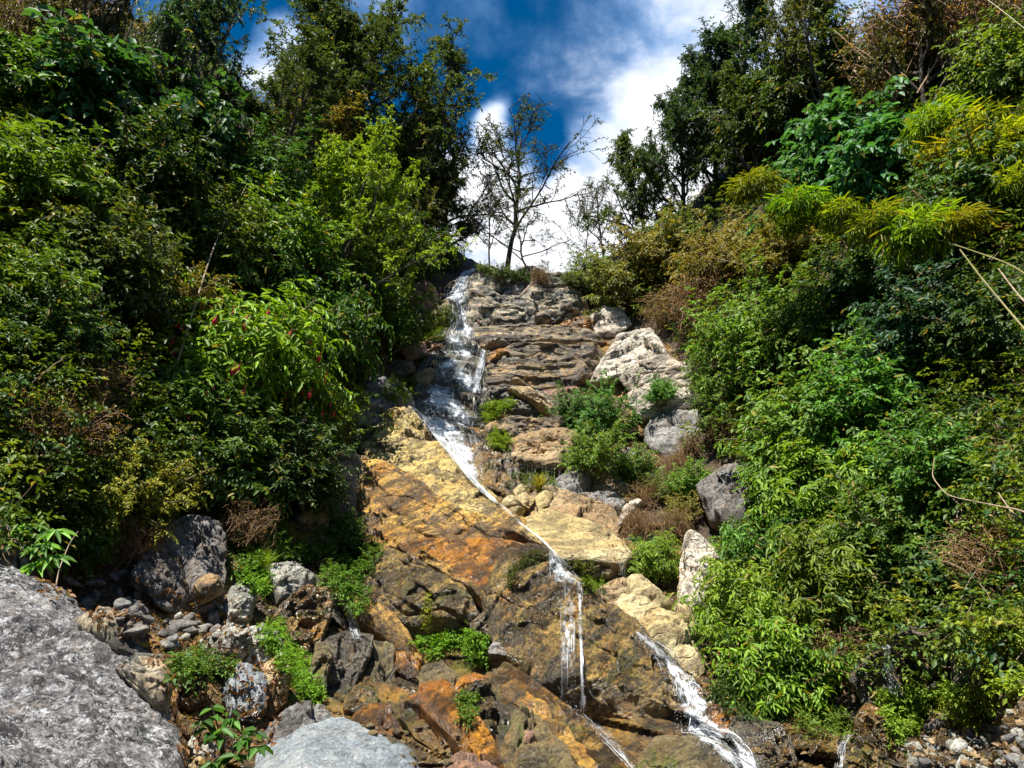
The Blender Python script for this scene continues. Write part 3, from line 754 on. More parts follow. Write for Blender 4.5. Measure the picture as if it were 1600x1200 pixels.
rock('glossy red-brown rock under the pale cracked cap', [(438, 940), (470, 926), (506, 924), (516, 950), (510, 976), (500, 1000), (484, 1030), (456, 1050), (440, 1000), (430, 965)], 'brown', k=0.4, off=-0.2, bulge=0.1, cell=0.5, amp=0.2, slab=True)
rock('pale cracked block capping the red-brown rock', [(426, 880), (434, 874), (450, 882), (466, 891), (484, 898), (492, 913), (482, 928), (460, 932), (442, 930), (432, 905)], 'whiteblock', k=0.7, off=-0.5, bulge=0.25, cell=0.4, amp=0.2, ang=20)
rock('dark green wet slab with a little trickle', [(478, 898), (504, 906), (534, 930), (560, 956), (576, 976), (570, 996), (544, 984), (520, 966), (500, 936)], 'wetdark', k=0.5, off=-0.25, bulge=0.05, cell=0.8, amp=0.06, ang=45, stretch=3, slab=True)
rock('long narrow golden rib above the dark green wet slab', [(498, 900), (520, 905), (560, 942), (594, 972), (624, 996), (656, 1030), (640, 1032), (600, 994), (560, 964), (530, 934)], 'ochre', k=0.7, off=-0.55, bulge=0.15, cell=0.4, ang=42, stretch=5, slab=True)
rock('tan upright rock at the foot of the left bushes', [(470, 812), (482, 750), (505, 722), (534, 712), (562, 732), (570, 790), (566, 856), (524, 862), (486, 846)], 'tan', k=0.7, off=-0.1, bulge=0.1, cell=0.6, amp=0.2, ang=60, slab=True)
# --- left talus
rock('smooth dark grey slab among rubble left of centre', [(215, 896), (240, 850), (262, 826), (288, 818), (302, 868), (344, 924), (312, 948), (252, 930)], 'slate', k=0.85, off=-0.02, bulge=0.04, cell=1.0, amp=0.08, ang=50, crack=0.02, slab=True, thick=0.7)
rock('blocky grey slab leaning beside the smooth slab', [(284, 816), (330, 806), (348, 846), (350, 900), (346, 918), (326, 910), (302, 862)], 'slate', k=0.75, off=-0.12, bulge=0.05, cell=0.7, amp=0.15, slab=True, thick=0.8)
rock('rounded tan rock at the right foot of the grey slabs', [(306, 912), (326, 896), (348, 902), (350, 922), (322, 932)], 'tan', k=0.6, off=-0.35, bulge=0.35, cell=0.4, roundness=2)
rock('pale rough rock with moss, right of the grey slabs', [(352, 950), (362, 918), (388, 908), (402, 930), (392, 962), (376, 984), (352, 980)], 'whiteblock', k=0.4, off=-0.15, bulge=0.3, cell=0.4)
rock('bright broken grey rock above the dead leaves', [(330, 1000), (348, 984), (376, 990), (388, 1010), (372, 1030), (342, 1030)], 'whiteblock', k=0.6, off=-0.3, bulge=0.3, cell=0.35)
rock('bright grey rock with yellow leaves lying on it', [(376, 988), (404, 984), (430, 1000), (436, 1026), (412, 1036), (384, 1026)], 'whiteblock', k=0.6, off=-0.35, bulge=0.3, cell=0.35)
rock('wet slate-blue rock face above the seedling', [(350, 1090), (368, 1046), (398, 1036), (414, 1050), (412, 1100), (396, 1122), (360, 1118)], 'bluegrey', k=0.3, off=-0.35, bulge=0.15, cell=0.6, amp=0.1, ang=70)
rock('tan streaked rock right of the slate-blue face', [(408, 1046), (434, 1030), (452, 1050), (446, 1090), (424, 1112), (406, 1106)], 'tan', k=0.3, off=-0.3, bulge=0.2, cell=0.4, ang=70)
rock('brown mottled rock in shade beside the lichen boulder', [(280, 1060), (300, 1042), (326, 1050), (322, 1086), (296, 1104), (280, 1090)], 'brown', k=0.4, off=-0.3, bulge=0.3, cell=0.4)
rock('broken grey rock under the mossy column', [(412, 1130), (440, 1112), (470, 1120), (500, 1116), (520, 1136), (470, 1150), (420, 1152)], 'grey', k=0.7, off=-0.3, bulge=0.25, cell=0.35, amp=0.25)
rock('jagged grey rock cut by the left edge of the picture', [(-60, 800), (-10, 806), (22, 838), (40, 880), (36, 912), (0, 925), (-60, 930)], 'grey', k=0.4, off=-0.5, bulge=0.25, cell=0.5)
# --- foreground
rock('huge lichen-speckled grey boulder filling the lower left corner', [(-420, 940), (-300, 860), (-120, 876), (0, 897), (42, 912), (98, 934), (122, 962), (176, 1000), (210, 1044), (240, 1088), (260, 1118), (276, 1180), (286, 1260), (260, 1420), (-100, 1500), (-420, 1400)], 'boulder', k=1.0, dfix=3.6, bulge=0.10, thick=0.5, cell=1.4, amp=0.02, ang=-25, stretch=2, fine=0.07, edge=0.02, crack=0.0, cuts=3, name='boulder', cat='boulder', roundness=3)
rock('wedge-shaped pale rock behind the lichen boulder, the upper one', [(112, 972), (150, 970), (200, 980), (228, 1004), (234, 1024), (214, 1030), (184, 1024), (150, 1000)], 'cliff', k=0.6, dfix=4.9, bulge=0.3, cell=0.5)
rock('squarish pale rock wedged right beside the lichen boulder', [(176, 1030), (212, 1022), (250, 1026), (262, 1056), (258, 1096), (240, 1104), (214, 1070), (190, 1050)], 'cliff', k=0.4, dfix=4.5, bulge=0.3, cell=0.5)
rock('blue-grey veined boulder at the bottom edge of the picture', [(388, 1230), (410, 1168), (440, 1152), (500, 1143), (545, 1139), (584, 1146), (616, 1158), (634, 1170), (646, 1190), (652, 1240), (600, 1300), (450, 1300)], 'bluegrey', k=1.0, dfix=5.0, bulge=0.18, cell=1.2, amp=0.012, crack=0.0, cuts=5, name='boulder', cat='boulder', fine=0.03)
rock('pale stone under the seedling at the bottom edge', [(284, 1180), (300, 1158), (330, 1146), (336, 1176), (310, 1200), (290, 1200)], 'whiteblock', k=0.6, dfix=4.9, bulge=0.3, cell=0.4, name='stone', cat='stone')
rock('small tan stone cut by the bottom edge near the seedling', [(274, 1205), (290, 1186), (316, 1182), (322, 1215), (300, 1230)], 'tan', k=0.6, dfix=4.5, bulge=0.3, cell=0.4, name='stone', cat='stone')
rock('rounded golden wet boulder beside the bottom of the cascade', [(990, 1240), (1004, 1184), (1024, 1160), (1052, 1150), (1092, 1156), (1120, 1176), (1150, 1212), (1160, 1250)], 'mossrock', k=0.7, off=-0.55, bulge=0.25, cell=0.8, amp=0.08, roundness=2.3, name='boulder', cat='boulder')
rock('dark wet rock right of the foot of the cascade', [(1140, 1140), (1180, 1130), (1230, 1150), (1240, 1190), (1180, 1215), (1160, 1180)], 'wetdark', k=0.8, off=-0.2, bulge=0.15, cell=0.6)
rock('small golden wet rock at the bend of the cascade', [(1096, 1120), (1120, 1108), (1150, 1118), (1162, 1136), (1130, 1142)], 'orange', k=0.8, off=-0.3, bulge=0.25, cell=0.4)
# --- lower right
rock('brown boulder by the little spout at lower right', [(1338, 1150), (1342, 1116), (1362, 1096), (1384, 1110), (1396, 1150), (1390, 1166), (1356, 1166)], 'brown', k=0.4, off=-0.5, bulge=0.35, cell=0.5, roundness=2, name='boulder', cat='boulder')
rock('grey boulder at the bottom edge below the little spout', [(1306, 1220), (1318, 1178), (1350, 1168), (1384, 1180), (1396, 1215), (1380, 1240)], 'speckled', k=0.6, off=-0.55, bulge=0.3, cell=0.5, roundness=2.2, name='boulder', cat='boulder')
rock('pale rounded boulder at the bottom edge among rubble', [(1416, 1220), (1430, 1180), (1450, 1164), (1470, 1184), (1476, 1225)], 'whiteblock', k=0.5, off=-0.45, bulge=0.3, cell=0.5, roundness=2.2, name='boulder', cat='boulder')
rock('tan boulder at the right edge above the corner', [(1572, 1180), (1574, 1126), (1590, 1108), (1640, 1104), (1650, 1180), (1600, 1190)], 'tan', k=0.5, off=-0.35, bulge=0.3, cell=0.5, name='boulder', cat='boulder')
rock('yellow mossy rock poking in at the right edge', [(1548, 1112), (1570, 1092), (1610, 1076), (1650, 1080), (1640, 1104), (1580, 1112)], 'mossrock', k=0.6, off=-0.45, bulge=0.3, cell=0.4)
rock('flat grey stone in the lower right corner', [(1556, 1215), (1570, 1190), (1600, 1186), (1640, 1200), (1630, 1240)], 'grey', k=0.8, off=-0.45, bulge=0.3, cell=0.4, name='stone', cat='stone')
rock('long pale ledge stone at the bottom edge of the rubble', [(1480, 1225), (1494, 1200), (1530, 1194), (1560, 1212), (1556, 1240)], 'whiteblock', k=0.8, off=-0.4, bulge=0.25, cell=0.4, name='stone', cat='stone')
rock('black wet bank behind the little right-hand spout', [(1330, 1060), (1360, 1010), (1420, 985), (1480, 985), (1500, 1040), (1470, 1080), (1400, 1100), (1350, 1095)], 'wetdark', k=0.3, off=-0.1, bulge=0.1, cell=0.6, amp=0.2)
rock('dark wet bank at the right edge over the rubble', [(1490, 1000), (1560, 980), (1640, 990), (1640, 1060), (1560, 1085), (1490, 1075)], 'wetdark', k=0.4, off=-0.15, bulge=0.1, cell=0.6, amp=0.2)
# --- left side of the upper fall
rock('reddish stepped rock high on the left of the fall', [(634, 452), (655, 444), (676, 446), (684, 478), (665, 494), (640, 484)], 'red', k=0.4, off=-0.3, bulge=0.25, cell=0.45, amp=0.3, layer=0.06)
rock('moss-covered lump left of the narrow top fall', [(676, 480), (694, 470), (711, 474), (714, 506), (700, 520), (665, 518), (646, 500)], 'mossrock', k=0.4, off=-0.5, bulge=0.35, cell=0.5)
rock('small red rock under the moss-covered lump', [(628, 506), (651, 507), (660, 522), (635, 528)], 'red', k=0.5, off=-0.4, bulge=0.3, cell=0.4)
rock('orange ledge left of the wide part of the fall', [(662, 532), (696, 528), (692, 547), (664, 549)], 'orange', k=0.6, off=-0.4, bulge=0.25, cell=0.4, layer=0.05)
rock('dark stepped rock beside the orange ledge', [(624, 546), (662, 534), (670, 553), (641, 562)], 'red', k=0.5, off=-0.4, bulge=0.25, cell=0.4)
rock('dark overhanging plate of rock among left-hand ferns', [(606, 566), (645, 564), (648, 580), (616, 592)], 'wetdark', k=0.5, off=-0.35, bulge=0.25, cell=0.4)
rock('tan broken rock at the left border of the fall', [(645, 584), (672, 578), (680, 560), (690, 560), (668, 606), (645, 606)], 'tan', k=0.5, off=-0.3, bulge=0.25, cell=0.35)


# --- loose stones that nothing tells apart
def stone_meshes(prefix, mat, n, seed):
    out = []
    for q in range(n):
        rg = np.random.default_rng(seed + q)
        nu, nv = 12, 7
        V = [(0, 0, 1)]
        for j in range(1, nv):
            th = math.pi * j / nv
            for i in range(nu):
                ph = 2 * math.pi * i / nu
                V.append((math.sin(th) * math.cos(ph), math.sin(th) * math.sin(ph), math.cos(th)))
        V.append((0, 0, -1))
        V = np.array(V)
        for _ in range(11):                      # cut flat faces
            nrm = rg.normal(size=3); nrm /= np.linalg.norm(nrm)
            d = rg.uniform(0.45, 0.8)
            s = V @ nrm
            V = V - np.maximum(s - d, 0)[:, None] * nrm
        V = V * rg.uniform(0.6, 1.2, 3) * (1 + 0.08 * fbm(V * 2 + q * 5, 3, 0.6, q))[:, None]
        F4, F3 = [], []
        for j in range(nv - 2):
            for i in range(nu):
                a = 1 + j * nu + i; b = 1 + j * nu + (i + 1) % nu
                F4.append((a, a + nu, b + nu, b))
        for i in range(nu):
            F3.append((0, 1 + i, 1 + (i + 1) % nu))
            e = 1 + (nv - 2) * nu
            F3.append((len(V) - 1, e + (i + 1) % nu, e + i))
        V[:, 2] -= V[:, 2].min() * 0.6
        out.append(mesh_from('loose_stone', V, [np.array(F4), np.array(F3)], M[mat], smooth=False))
    return out

# ------------------------------------------------------------------ look-up of the built surface
_allV = np.concatenate(SURF_V); _allF = np.concatenate(SURF_F)
BVH = BVHTree.FromPolygons(_allV.tolist(), _allF.tolist())
_eye = Vector(EYE)


def surf(px, py):
    """first built surface on a sight line: point, normal (towards the viewer), forward distance"""
    d = Vector(ray(px, py))
    p, n, i, dist = BVH.ray_cast(_eye, d.normalized(), 300.0)
    if p is None:
        p = Vector(at(px, py, 30.0)); n = Vector((0, -1, 0))
    if n.dot(d) > 0:
        n = -n
    return np.array(p), np.array(n), p.y

# ------------------------------------------------------------------ leaves, twigs, shrubs
def leaf_material(name, use_object_color=True, color=(0.07, 0.16, 0.02), yellow=0.03, trans=0.36, rough=0.5, spread=0.65, patch=None):
    m, k = new_mat(name)
    geo = k.n('ShaderNodeNewGeometry')
    rnd = geo.outputs['Random Per Island']
    base = k.n('ShaderNodeObjectInfo').outputs['Color'] if use_object_color else None
    if base is None:
        base = k.n('ShaderNodeRGB').outputs[0]
        base.default_value = (*color, 1)
    if patch is not None:
        n = k.noise(geo.outputs['Position'], 0.55, 3.0, 0.6, 0.5)
        base = k.mix(k.remap(n, 0.42, 0.6), base, patch)
        n2 = k.noise(geo.outputs['Position'], 1.7, 3.0, 0.6, 0.5)
        base = k.mix(k.remap(n2, 0.56, 0.68, 0.0, 0.7), base, (0.20, 0.22, 0.02))
    s = k.remap(rnd, 0.0, 1.0, 1 - spread, 1 + spread, False)
    c = k.mix(1.0, base, k.n('ShaderNodeCombineXYZ', i={0: s, 1: k.math('ADD', k.math('MULTIPLY', s, 0.85), 0.15), 2: s}).outputs[0], 'MULTIPLY')
    r2 = k.math('FRACT', k.math('MULTIPLY', rnd, 37.7))
    c = k.mix(k.remap(r2, 1.0 - yellow - 0.001, 1.0 - yellow, 0.0, 0.75), c, (0.27, 0.20, 0.03))
    b = k.n('ShaderNodeBsdfPrincipled', i={'Base Color': c, 'Roughness': rough, 'Specular IOR Level': 0.32})
    tcol = k.mix(1.0, c, (1.5, 1.35, 0.5), 'MULTIPLY')
    t = k.n('ShaderNodeBsdfTranslucent', i={'Color': tcol})
    mx = k.n('ShaderNodeMixShader', i={0: trans, 1: b.outputs[0], 2: t.outputs[0]})
    k.n('ShaderNodeOutputMaterial', i={0: mx.outputs[0]})
    return m


def plain_material(name, color, rough=0.7, var=0.4, scale=8.0):
    m, k = new_mat(name)
    pos = k.n('ShaderNodeNewGeometry').outputs['Position']
    n = k.noise(pos, scale, 5.0, 0.65)
    c = k.mix(k.remap(n, 0.3, 0.7), tuple(x * (1 - var) for x in color), tuple(min(1, x * (1 + var)) for x in color))
    bp = k.n('ShaderNodeBump', i={'Strength': 0.4, 'Distance': 0.02, 'Height': n})
    b = k.n('ShaderNodeBsdfPrincipled', i={'Base Color': c, 'Roughness': rough, 'Normal': bp.outputs[0]})
    k.n('ShaderNodeOutputMaterial', i={0: b.outputs[0]})
    return m


M['leaf'] = leaf_material('leaf')
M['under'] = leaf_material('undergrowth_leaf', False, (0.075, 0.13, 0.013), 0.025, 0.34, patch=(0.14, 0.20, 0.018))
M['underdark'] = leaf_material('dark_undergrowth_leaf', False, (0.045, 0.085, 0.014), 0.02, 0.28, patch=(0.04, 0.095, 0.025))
M['underdry'] = leaf_material('dry_undergrowth_leaf', False, (0.15, 0.13, 0.03), 0.30, 0.25, patch=(0.17, 0.10, 0.045))
M['moss'] = leaf_material('moss_leaf', True, yellow=0.02, trans=0.3, rough=0.6, spread=0.5)
M['bark'] = plain_material('dark_bark', (0.055, 0.042, 0.03), 0.85)
M['stem'] = plain_material('shrub_stem', (0.11, 0.075, 0.04), 0.75)
M['palewood'] = plain_material('bleached_wood', (0.24, 0.18, 0.115), 0.75)
M['drystem'] = plain_material('dry_brown_stem', (0.22, 0.13, 0.07), 0.8)
M['culm'] = plain_material('bamboo_culm_skin', (0.17, 0.15, 0.05), 0.45, 0.25, 3.0)
M['petal'] = plain_material('red_petal', (0.55, 0.02, 0.06), 0.45, 0.3, 30)


def unit(v):
    return v / (np.linalg.norm(v, axis=-1, keepdims=True) + 1e-9)


def leaves(P, A, N, L, Wd, six=True, curl=0.25, fold=0.18):
    """P base, A axis, N up side, L length, Wd width: folded leaf blades"""
    A = unit(A); S = unit(np.cross(A, N)); N = np.cross(S, A)
    L = L[:, None]; Wd = Wd[:, None]
    n = len(P)
    if six:
        v = np.stack([P, P + A * L * 0.32 + S * Wd * 0.48 + N * Wd * fold, P + A * L * 0.70 + S * Wd * 0.34 + N * (Wd * fold - L * curl * 0.35),
                      P + A * L - N * L * curl, P + A * L * 0.70 - S * Wd * 0.34 + N * (Wd * fold - L * curl * 0.35),
                      P + A * L * 0.32 - S * Wd * 0.48 + N * Wd * fold], 1)
        b = np.arange(n)[:, None] * 6
        f = np.concatenate([b + np.array([0, 1, 2, 3]), b + np.array([0, 3, 4, 5])])
        return v.reshape(-1, 3), f
    v = np.stack([P, P + A * L * 0.45 + S * Wd * 0.5 + N * Wd * fold, P + A * L - N * L * curl, P + A * L * 0.45 - S * Wd * 0.5 + N * Wd * fold], 1)
    b = np.arange(n)[:, None] * 4
    f = np.concatenate([b + np.array([0, 1, 2]), b + np.array([0, 2, 3])])
    return v.reshape(-1, 3), f


def twigs(rg, P0, D, ln, nl, L, ratio, six=True, droop=0.35, up=None, curl=0.25, jit=0.25):
    """leafy twigs: T starts, directions, lengths; nl leaves each of length L"""
    T = len(P0)
    D = unit(D)
    j = (np.arange(nl) + 0.6) / nl
    pos = P0[:, None] + D[:, None] * (ln[:, None] * j)[..., None]
    pos[..., 2] -= droop * ln[:, None] * j[None] ** 2
    upv = np.array([0, 0, 1.0]) if up is None else up
    side = unit(np.cross(D, np.broadcast_to(upv, D.shape) + 0.01))
    sg = np.where(np.arange(nl) % 2 == 0, 1.0, -1.0)
    last = (np.arange(nl) == nl - 1).astype(float)
    A = D[:, None] * 0.6 + side[:, None] * (sg * (1 - last) * 0.85)[None, :, None]
    A = A + rg.normal(scale=jit, size=A.shape)
    A[..., 2] -= droop * 0.8
    N = np.broadcast_to(upv, A.shape) + rg.normal(scale=0.35, size=A.shape)
    LL = (L[:, None] if np.ndim(L) else np.full((T, 1), L)) * rg.uniform(0.65, 1.2, (T, nl))
    return leaves(pos.reshape(-1, 3), A.reshape(-1, 3), N.reshape(-1, 3), LL.ravel(), LL.ravel() * ratio * 1.0, six, curl)


def cat(parts):
    VV, FF, b = [], [], 0
    for V, f in parts:
        VV.append(V); FF.append(f + b); b += len(V)
    return np.concatenate(VV), np.concatenate(FF)


def shrub_proto(name, seed, shoots=85, tw=9, nl=8, lf=0.055, ratio=0.47, height=0.85, droop=0.35, six=True, twl=0.16, stem_mat='stem', inner=0.35):
    rg = np.random.default_rng(seed)
    ph = rg.uniform(0, 2 * math.pi, shoots)
    cz = rg.uniform(-0.15, 1.0, shoots)
    sr = np.sqrt(1 - np.clip(cz, -1, 1) ** 2)
    dirs = np.stack([sr * np.cos(ph), sr * np.sin(ph), cz], -1)
    lump = 1 + 0.5 * fbm(dirs * 2.3 + seed, 3, 0.6, seed)
    tip = dirs * np.array([0.5, 0.5, height * 0.62]) * (lump * np.where(rg.uniform(0, 1, shoots) < 0.12, rg.uniform(1.1, 1.35, shoots), rg.uniform(0.6, 1.08, shoots)))[:, None]
    tip[:, 2] += height * 0.30
    P0, D, ln = [], [], []
    paths = []
    for i in range(shoots):
        mid = tip[i] * 0.55 + np.array([0, 0, 0.10 * height]) + rg.normal(scale=0.03, size=3)
        t = np.linspace(0, 1, 6)[:, None]
        pts = (1 - t) ** 2 * np.zeros(3) + 2 * t * (1 - t) * mid + t ** 2 * tip[i]
        if i % 2 == 0:
            paths.append((pts, np.linspace(0.012, 0.003, 6)))
        for q in range(tw):
            s = inner + (1 - inner) * (q + rg.uniform(0, 1)) / tw
            p = (1 - s) ** 2 * 0 + 2 * s * (1 - s) * mid + s * s * tip[i]
            d = unit(tip[i] - mid) * 0.6 + rg.normal(scale=0.55, size=3) + dirs[i] * 0.35
            P0.append(p); D.append(d); ln.append(twl * rg.uniform(0.6, 1.25))
    P0 = np.array(P0); D = np.array(D); ln = np.array(ln)
    V, f = twigs(rg, P0, D, ln, nl, lf, ratio, six, droop)
    fol = mesh_from(name + '_foliage', V, f, M['leaf'], smooth=False)
    Vs, fs = tubes(paths, 3)
    st = mesh_from(name + '_stem', Vs, fs, M[stem_mat])
    return fol, st


def fern_proto(name, seed, fronds=13, pin=22):
    rg = np.random.default_rng(seed)
    P, A, N, L = [], [], [], []
    paths = []
    for i in range(fronds):
        ph = 2 * math.pi * i / fronds + rg.uniform(-0.25, 0.25)
        out = np.array([math.cos(ph), math.sin(ph), 0])
        ln = rg.uniform(0.38, 0.55); arch = rg.uniform(0.5, 0.9)
        t = np.linspace(0, 1, pin)
        c = out[None] * (t * ln)[:, None]
        c[:, 2] = 0.9 * ln * arch * (t - 0.95 * t * t) * 1.6
        paths.append((c, np.linspace(0.006, 0.002, pin)))
        tg = unit(np.gradient(c, axis=0))
        sd = np.cross(tg, np.array([0, 0, 1.0]))
        for sgn in (-1, 1):
            P.append(c[1:]); A.append(sd[1:] * sgn + tg[1:] * 0.45 + np.array([0, 0, -0.18])); N.append(np.broadcast_to([0, 0, 1.0], c[1:].shape))
            L.append(0.15 * np.sin(np.pi * (0.12 + 0.86 * t[1:])) * rg.uniform(0.85, 1.1))
    V, f = leaves(np.concatenate(P), np.concatenate(A), np.concatenate(N), np.concatenate(L) + 0.012, np.full(len(np.concatenate(L)), 0.024), False, 0.12)
    Vs, fs = tubes(paths, 3)
    return mesh_from(name + '_foliage', V, f, M['leaf'], smooth=False), mesh_from(name + '_stem', Vs, fs, M['stem'])


def pom_proto(name, seed, n=900, lf=0.20):
    """a tuft of long narrow bamboo leaves round a node"""
    rg = np.random.default_rng(seed)
    d = unit(rg.normal(size=(n, 3)) + np.array([0, 0, 0.15]))
    P = d * rg.uniform(0.05, 0.42, (n, 1)) * np.array([1, 1, 0.7])
    A = d * 0.8 + rg.normal(scale=0.5, size=(n, 3)) + np.array([0, 0, -0.6])
    N = d + np.array([0, 0, 0.9])
    L = lf * rg.uniform(0.6, 1.15, n)
    V, f = leaves(P, A, N, L, L * 0.085, True, 0.3)
    paths = []
    for i in range(24):
        paths.append((np.array([[0, 0, 0], P[i] * 0.6, P[i] * 1.1]), np.array([0.008, 0.005, 0.003])))
    Vs, fs = tubes(paths, 3)
    return mesh_from(name + '_foliage', V, f, M['leaf'], smooth=False), mesh_from(name + '_stem', Vs, fs, M['stem'])


def dry_proto(name, seed, shoots=240, lf=0.035):
    rg = np.random.default_rng(seed)
    paths, P, A, N = [], [], [], []
    for i in range(shoots):
        ph = rg.uniform(0, 2 * math.pi); r = rg.uniform(0.15, 0.5)
        tip = np.array([math.cos(ph) * r, math.sin(ph) * r, rg.uniform(0.05, 0.70)])
        b = rg.normal(scale=0.20, size=3) * np.array([1, 1, 0.3])
        mid = (b + tip) / 2 + rg.normal(scale=0.12, size=3) + np.array([0, 0, 0.14])
        t = np.linspace(0, 1, 6)[:, None]
        pts = (1 - t) ** 2 * b + 2 * t * (1 - t) * mid + t ** 2 * tip
        pts[-1, 2] -= rg.uniform(0, 0.08)
        paths.append((pts, np.linspace(0.006, 0.002, 6)))
        for q in range(9):
            s = rg.uniform(0.35, 1)
            P.append((1 - s) ** 2 * b + 2 * s * (1 - s) * mid + s * s * tip + rg.normal(scale=0.02, size=3))
            A.append(rg.normal(size=3) + np.array([0, 0, -0.3])); N.append(rg.normal(size=3) + np.array([0, 0, 0.8]))
    n = len(P)
    V, f = leaves(np.array(P), np.array(A), np.array(N), lf * rg.uniform(0.6, 1.3, n), lf * 0.5 * rg.uniform(0.6, 1.2, n), False)
    Vs, fs = tubes(paths, 3)
    return mesh_from(name + '_foliage', V, f, M['leaf'], smooth=False), mesh_from(name + '_stem', Vs, fs, M['drystem'])


def grass_proto(name, seed, n=150, droop=0.5):
    rg = np.random.default_rng(seed)
    paths = []
    VV, FF, b = [], [], 0
    for i in range(n):
        ph = rg.uniform(0, 2 * math.pi); r = rg.uniform(0.1, 0.5); h = rg.uniform(0.5, 1.0)
        t = np.linspace(0, 1, 5)
        c = np.stack([math.cos(ph) * r * t ** 1.6, math.sin(ph) * r * t ** 1.6, h * (t - droop * 0.5 * t * t)], -1) + rg.normal(scale=0.04, size=3) * np.array([1, 1, 0])
        sd = np.array([-math.sin(ph), math.cos(ph), 0]) * 0.013
        w = (1 - t ** 2)[:, None] + 0.05
        v = np.concatenate([c - sd * w, c + sd * w])
        a = np.arange(4)
        VV.append(v); FF.append(np.stack([a, a + 1, a + 6, a + 5], -1) + b); b += 10
    return mesh_from(name + '_blades', np.concatenate(VV), np.concatenate(FF), M['leaf'], smooth=False), None


PROTO = {
    'broad': [shrub_proto('broad', 1), shrub_proto('broad', 2, height=0.75), shrub_proto('broad', 3, shoots=100, height=1.0)],
    'fine': [shrub_proto('fine', 11, shoots=80, tw=10, nl=9, lf=0.045, ratio=0.5, twl=0.13, six=False), shrub_proto('fine', 12, shoots=80, tw=10, nl=9, lf=0.042, ratio=0.5, twl=0.12, height=1.0, six=False)],
    'lance': [shrub_proto('lance', 21, shoots=95, tw=9, nl=9, lf=0.062, ratio=0.33, droop=0.7, twl=0.18), shrub_proto('lance', 22, shoots=90, tw=8, nl=9, lf=0.058, ratio=0.34, droop=0.8, twl=0.18, height=0.7)],
    'big': [shrub_proto('big', 31, shoots=70, tw=7, nl=6, lf=0.085, ratio=0.6, droop=0.45, twl=0.2), shrub_proto('big', 32, shoots=66, tw=7, nl=6, lf=0.08, ratio=0.64, droop=0.55, twl=0.2, height=1.0)],
    'tiny': [shrub_proto('tiny', 41, shoots=90, tw=11, nl=10, lf=0.030, ratio=0.5, twl=0.11, six=False, height=0.7), shrub_proto('tiny', 42, shoots=95, tw=11, nl=10, lf=0.030, ratio=0.5, twl=0.12, six=False, height=0.55)],
    'fern': [fern_proto('fern', 51), fern_proto('fern', 52, 10, 24)],
    'pom': [pom_proto('pom', 61), pom_proto('pom', 62), pom_proto('pom', 63, 1000, 0.17)],
    'dry': [dry_proto('dry', 71), dry_proto('dry', 72)],
    'grass': [grass_proto('grass', 81), grass_proto('grass', 82, 110, 0.8)],
}
KIND = {'broad': ('shrub', 'shrub'), 'fine': ('shrub', 'shrub'), 'lance': ('shrub', 'shrub'), 'big': ('broad_leaved_shrub', 'shrub'),
        'tiny': ('small_leaved_shrub', 'shrub'), 'fern': ('fern', 'fern'), 'pom': ('bamboo_tuft', 'bamboo'), 'dry': ('dry_bush', 'bush'), 'grass': ('grass_tuft', 'grass tuft')}
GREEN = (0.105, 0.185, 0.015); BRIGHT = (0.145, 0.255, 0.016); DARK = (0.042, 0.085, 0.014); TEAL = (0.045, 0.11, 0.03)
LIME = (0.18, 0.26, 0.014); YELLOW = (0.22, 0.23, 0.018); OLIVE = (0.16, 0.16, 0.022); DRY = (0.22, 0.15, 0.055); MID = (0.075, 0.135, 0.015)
_prng = random.Random(5)


def slope_normal(x, y):
    e = 0.6
    h = height(np.array([x - e, x + e, x, x]), np.array([y, y, y - e, y + e]))
    return unit(np.array([-(h[1] - h[0]) / (2 * e), -(h[3] - h[2]) / (2 * e), 1.0]))


def plant(kind, px, py, size, color, label, lean=0.55, group=None, var=None, flat=1.0, out=0.0):
    """a plant rooted where the sight line (px, py) meets the ground; size = its width in photograph pixels"""
    p, n, d = surf(px, py)
    nn = slope_normal(p[0], p[1])
    ax = unit(np.array([0, 0, 1.0]) + lean * 1.5 * nn * np.array([1, 1, 0.2]))
    s = size * d / F * (np.linalg.norm(ray(px, py)) / 1.0) * 0.98
    name, catg = KIND[kind]
    root = empty(name, p + n * out)
    q = Vector(ax).to_track_quat('Z', 'Y')
    spin = Vector((0, 0, 1))
    from mathutils import Quaternion
    root.rotation_mode = 'QUATERNION'
    root.rotation_quaternion = q @ Quaternion(spin, _prng.uniform(0, 6.28))
    root.scale = (s, s, s * flat)
    pr = PROTO[kind]
    fol, st = pr[var if var is not None else _prng.randrange(len(pr))]
    c = tuple(v * _prng.uniform(0.88, 1.12) for v in color)
    put('foliage' if kind != 'grass' else 'blades', fol, root, color=c)
    if st is not None:
        put('stem', st, root)
    tag(root, label, catg, group)
    return root


LEFT = [(-500, -400), (640, -400), (735, 405), (690, 428), (640, 440), (625, 500), (600, 560), (560, 600), (545, 640), (560, 705), (480, 715), (465, 790), (340, 790), (220, 800), (60, 860), (-500, 900)]
RIGHT = [(870, -400), (2100, -400), (2100, 1050), (1500, 1040), (1340, 1080), (1180, 1100), (1125, 1050), (1140, 940), (1140, 835), (1195, 810), (1195, 745), (1130, 705), (1060, 715), (1110, 670), (1108, 590), (1045, 520), (985, 495), (920, 470), (890, 430)]


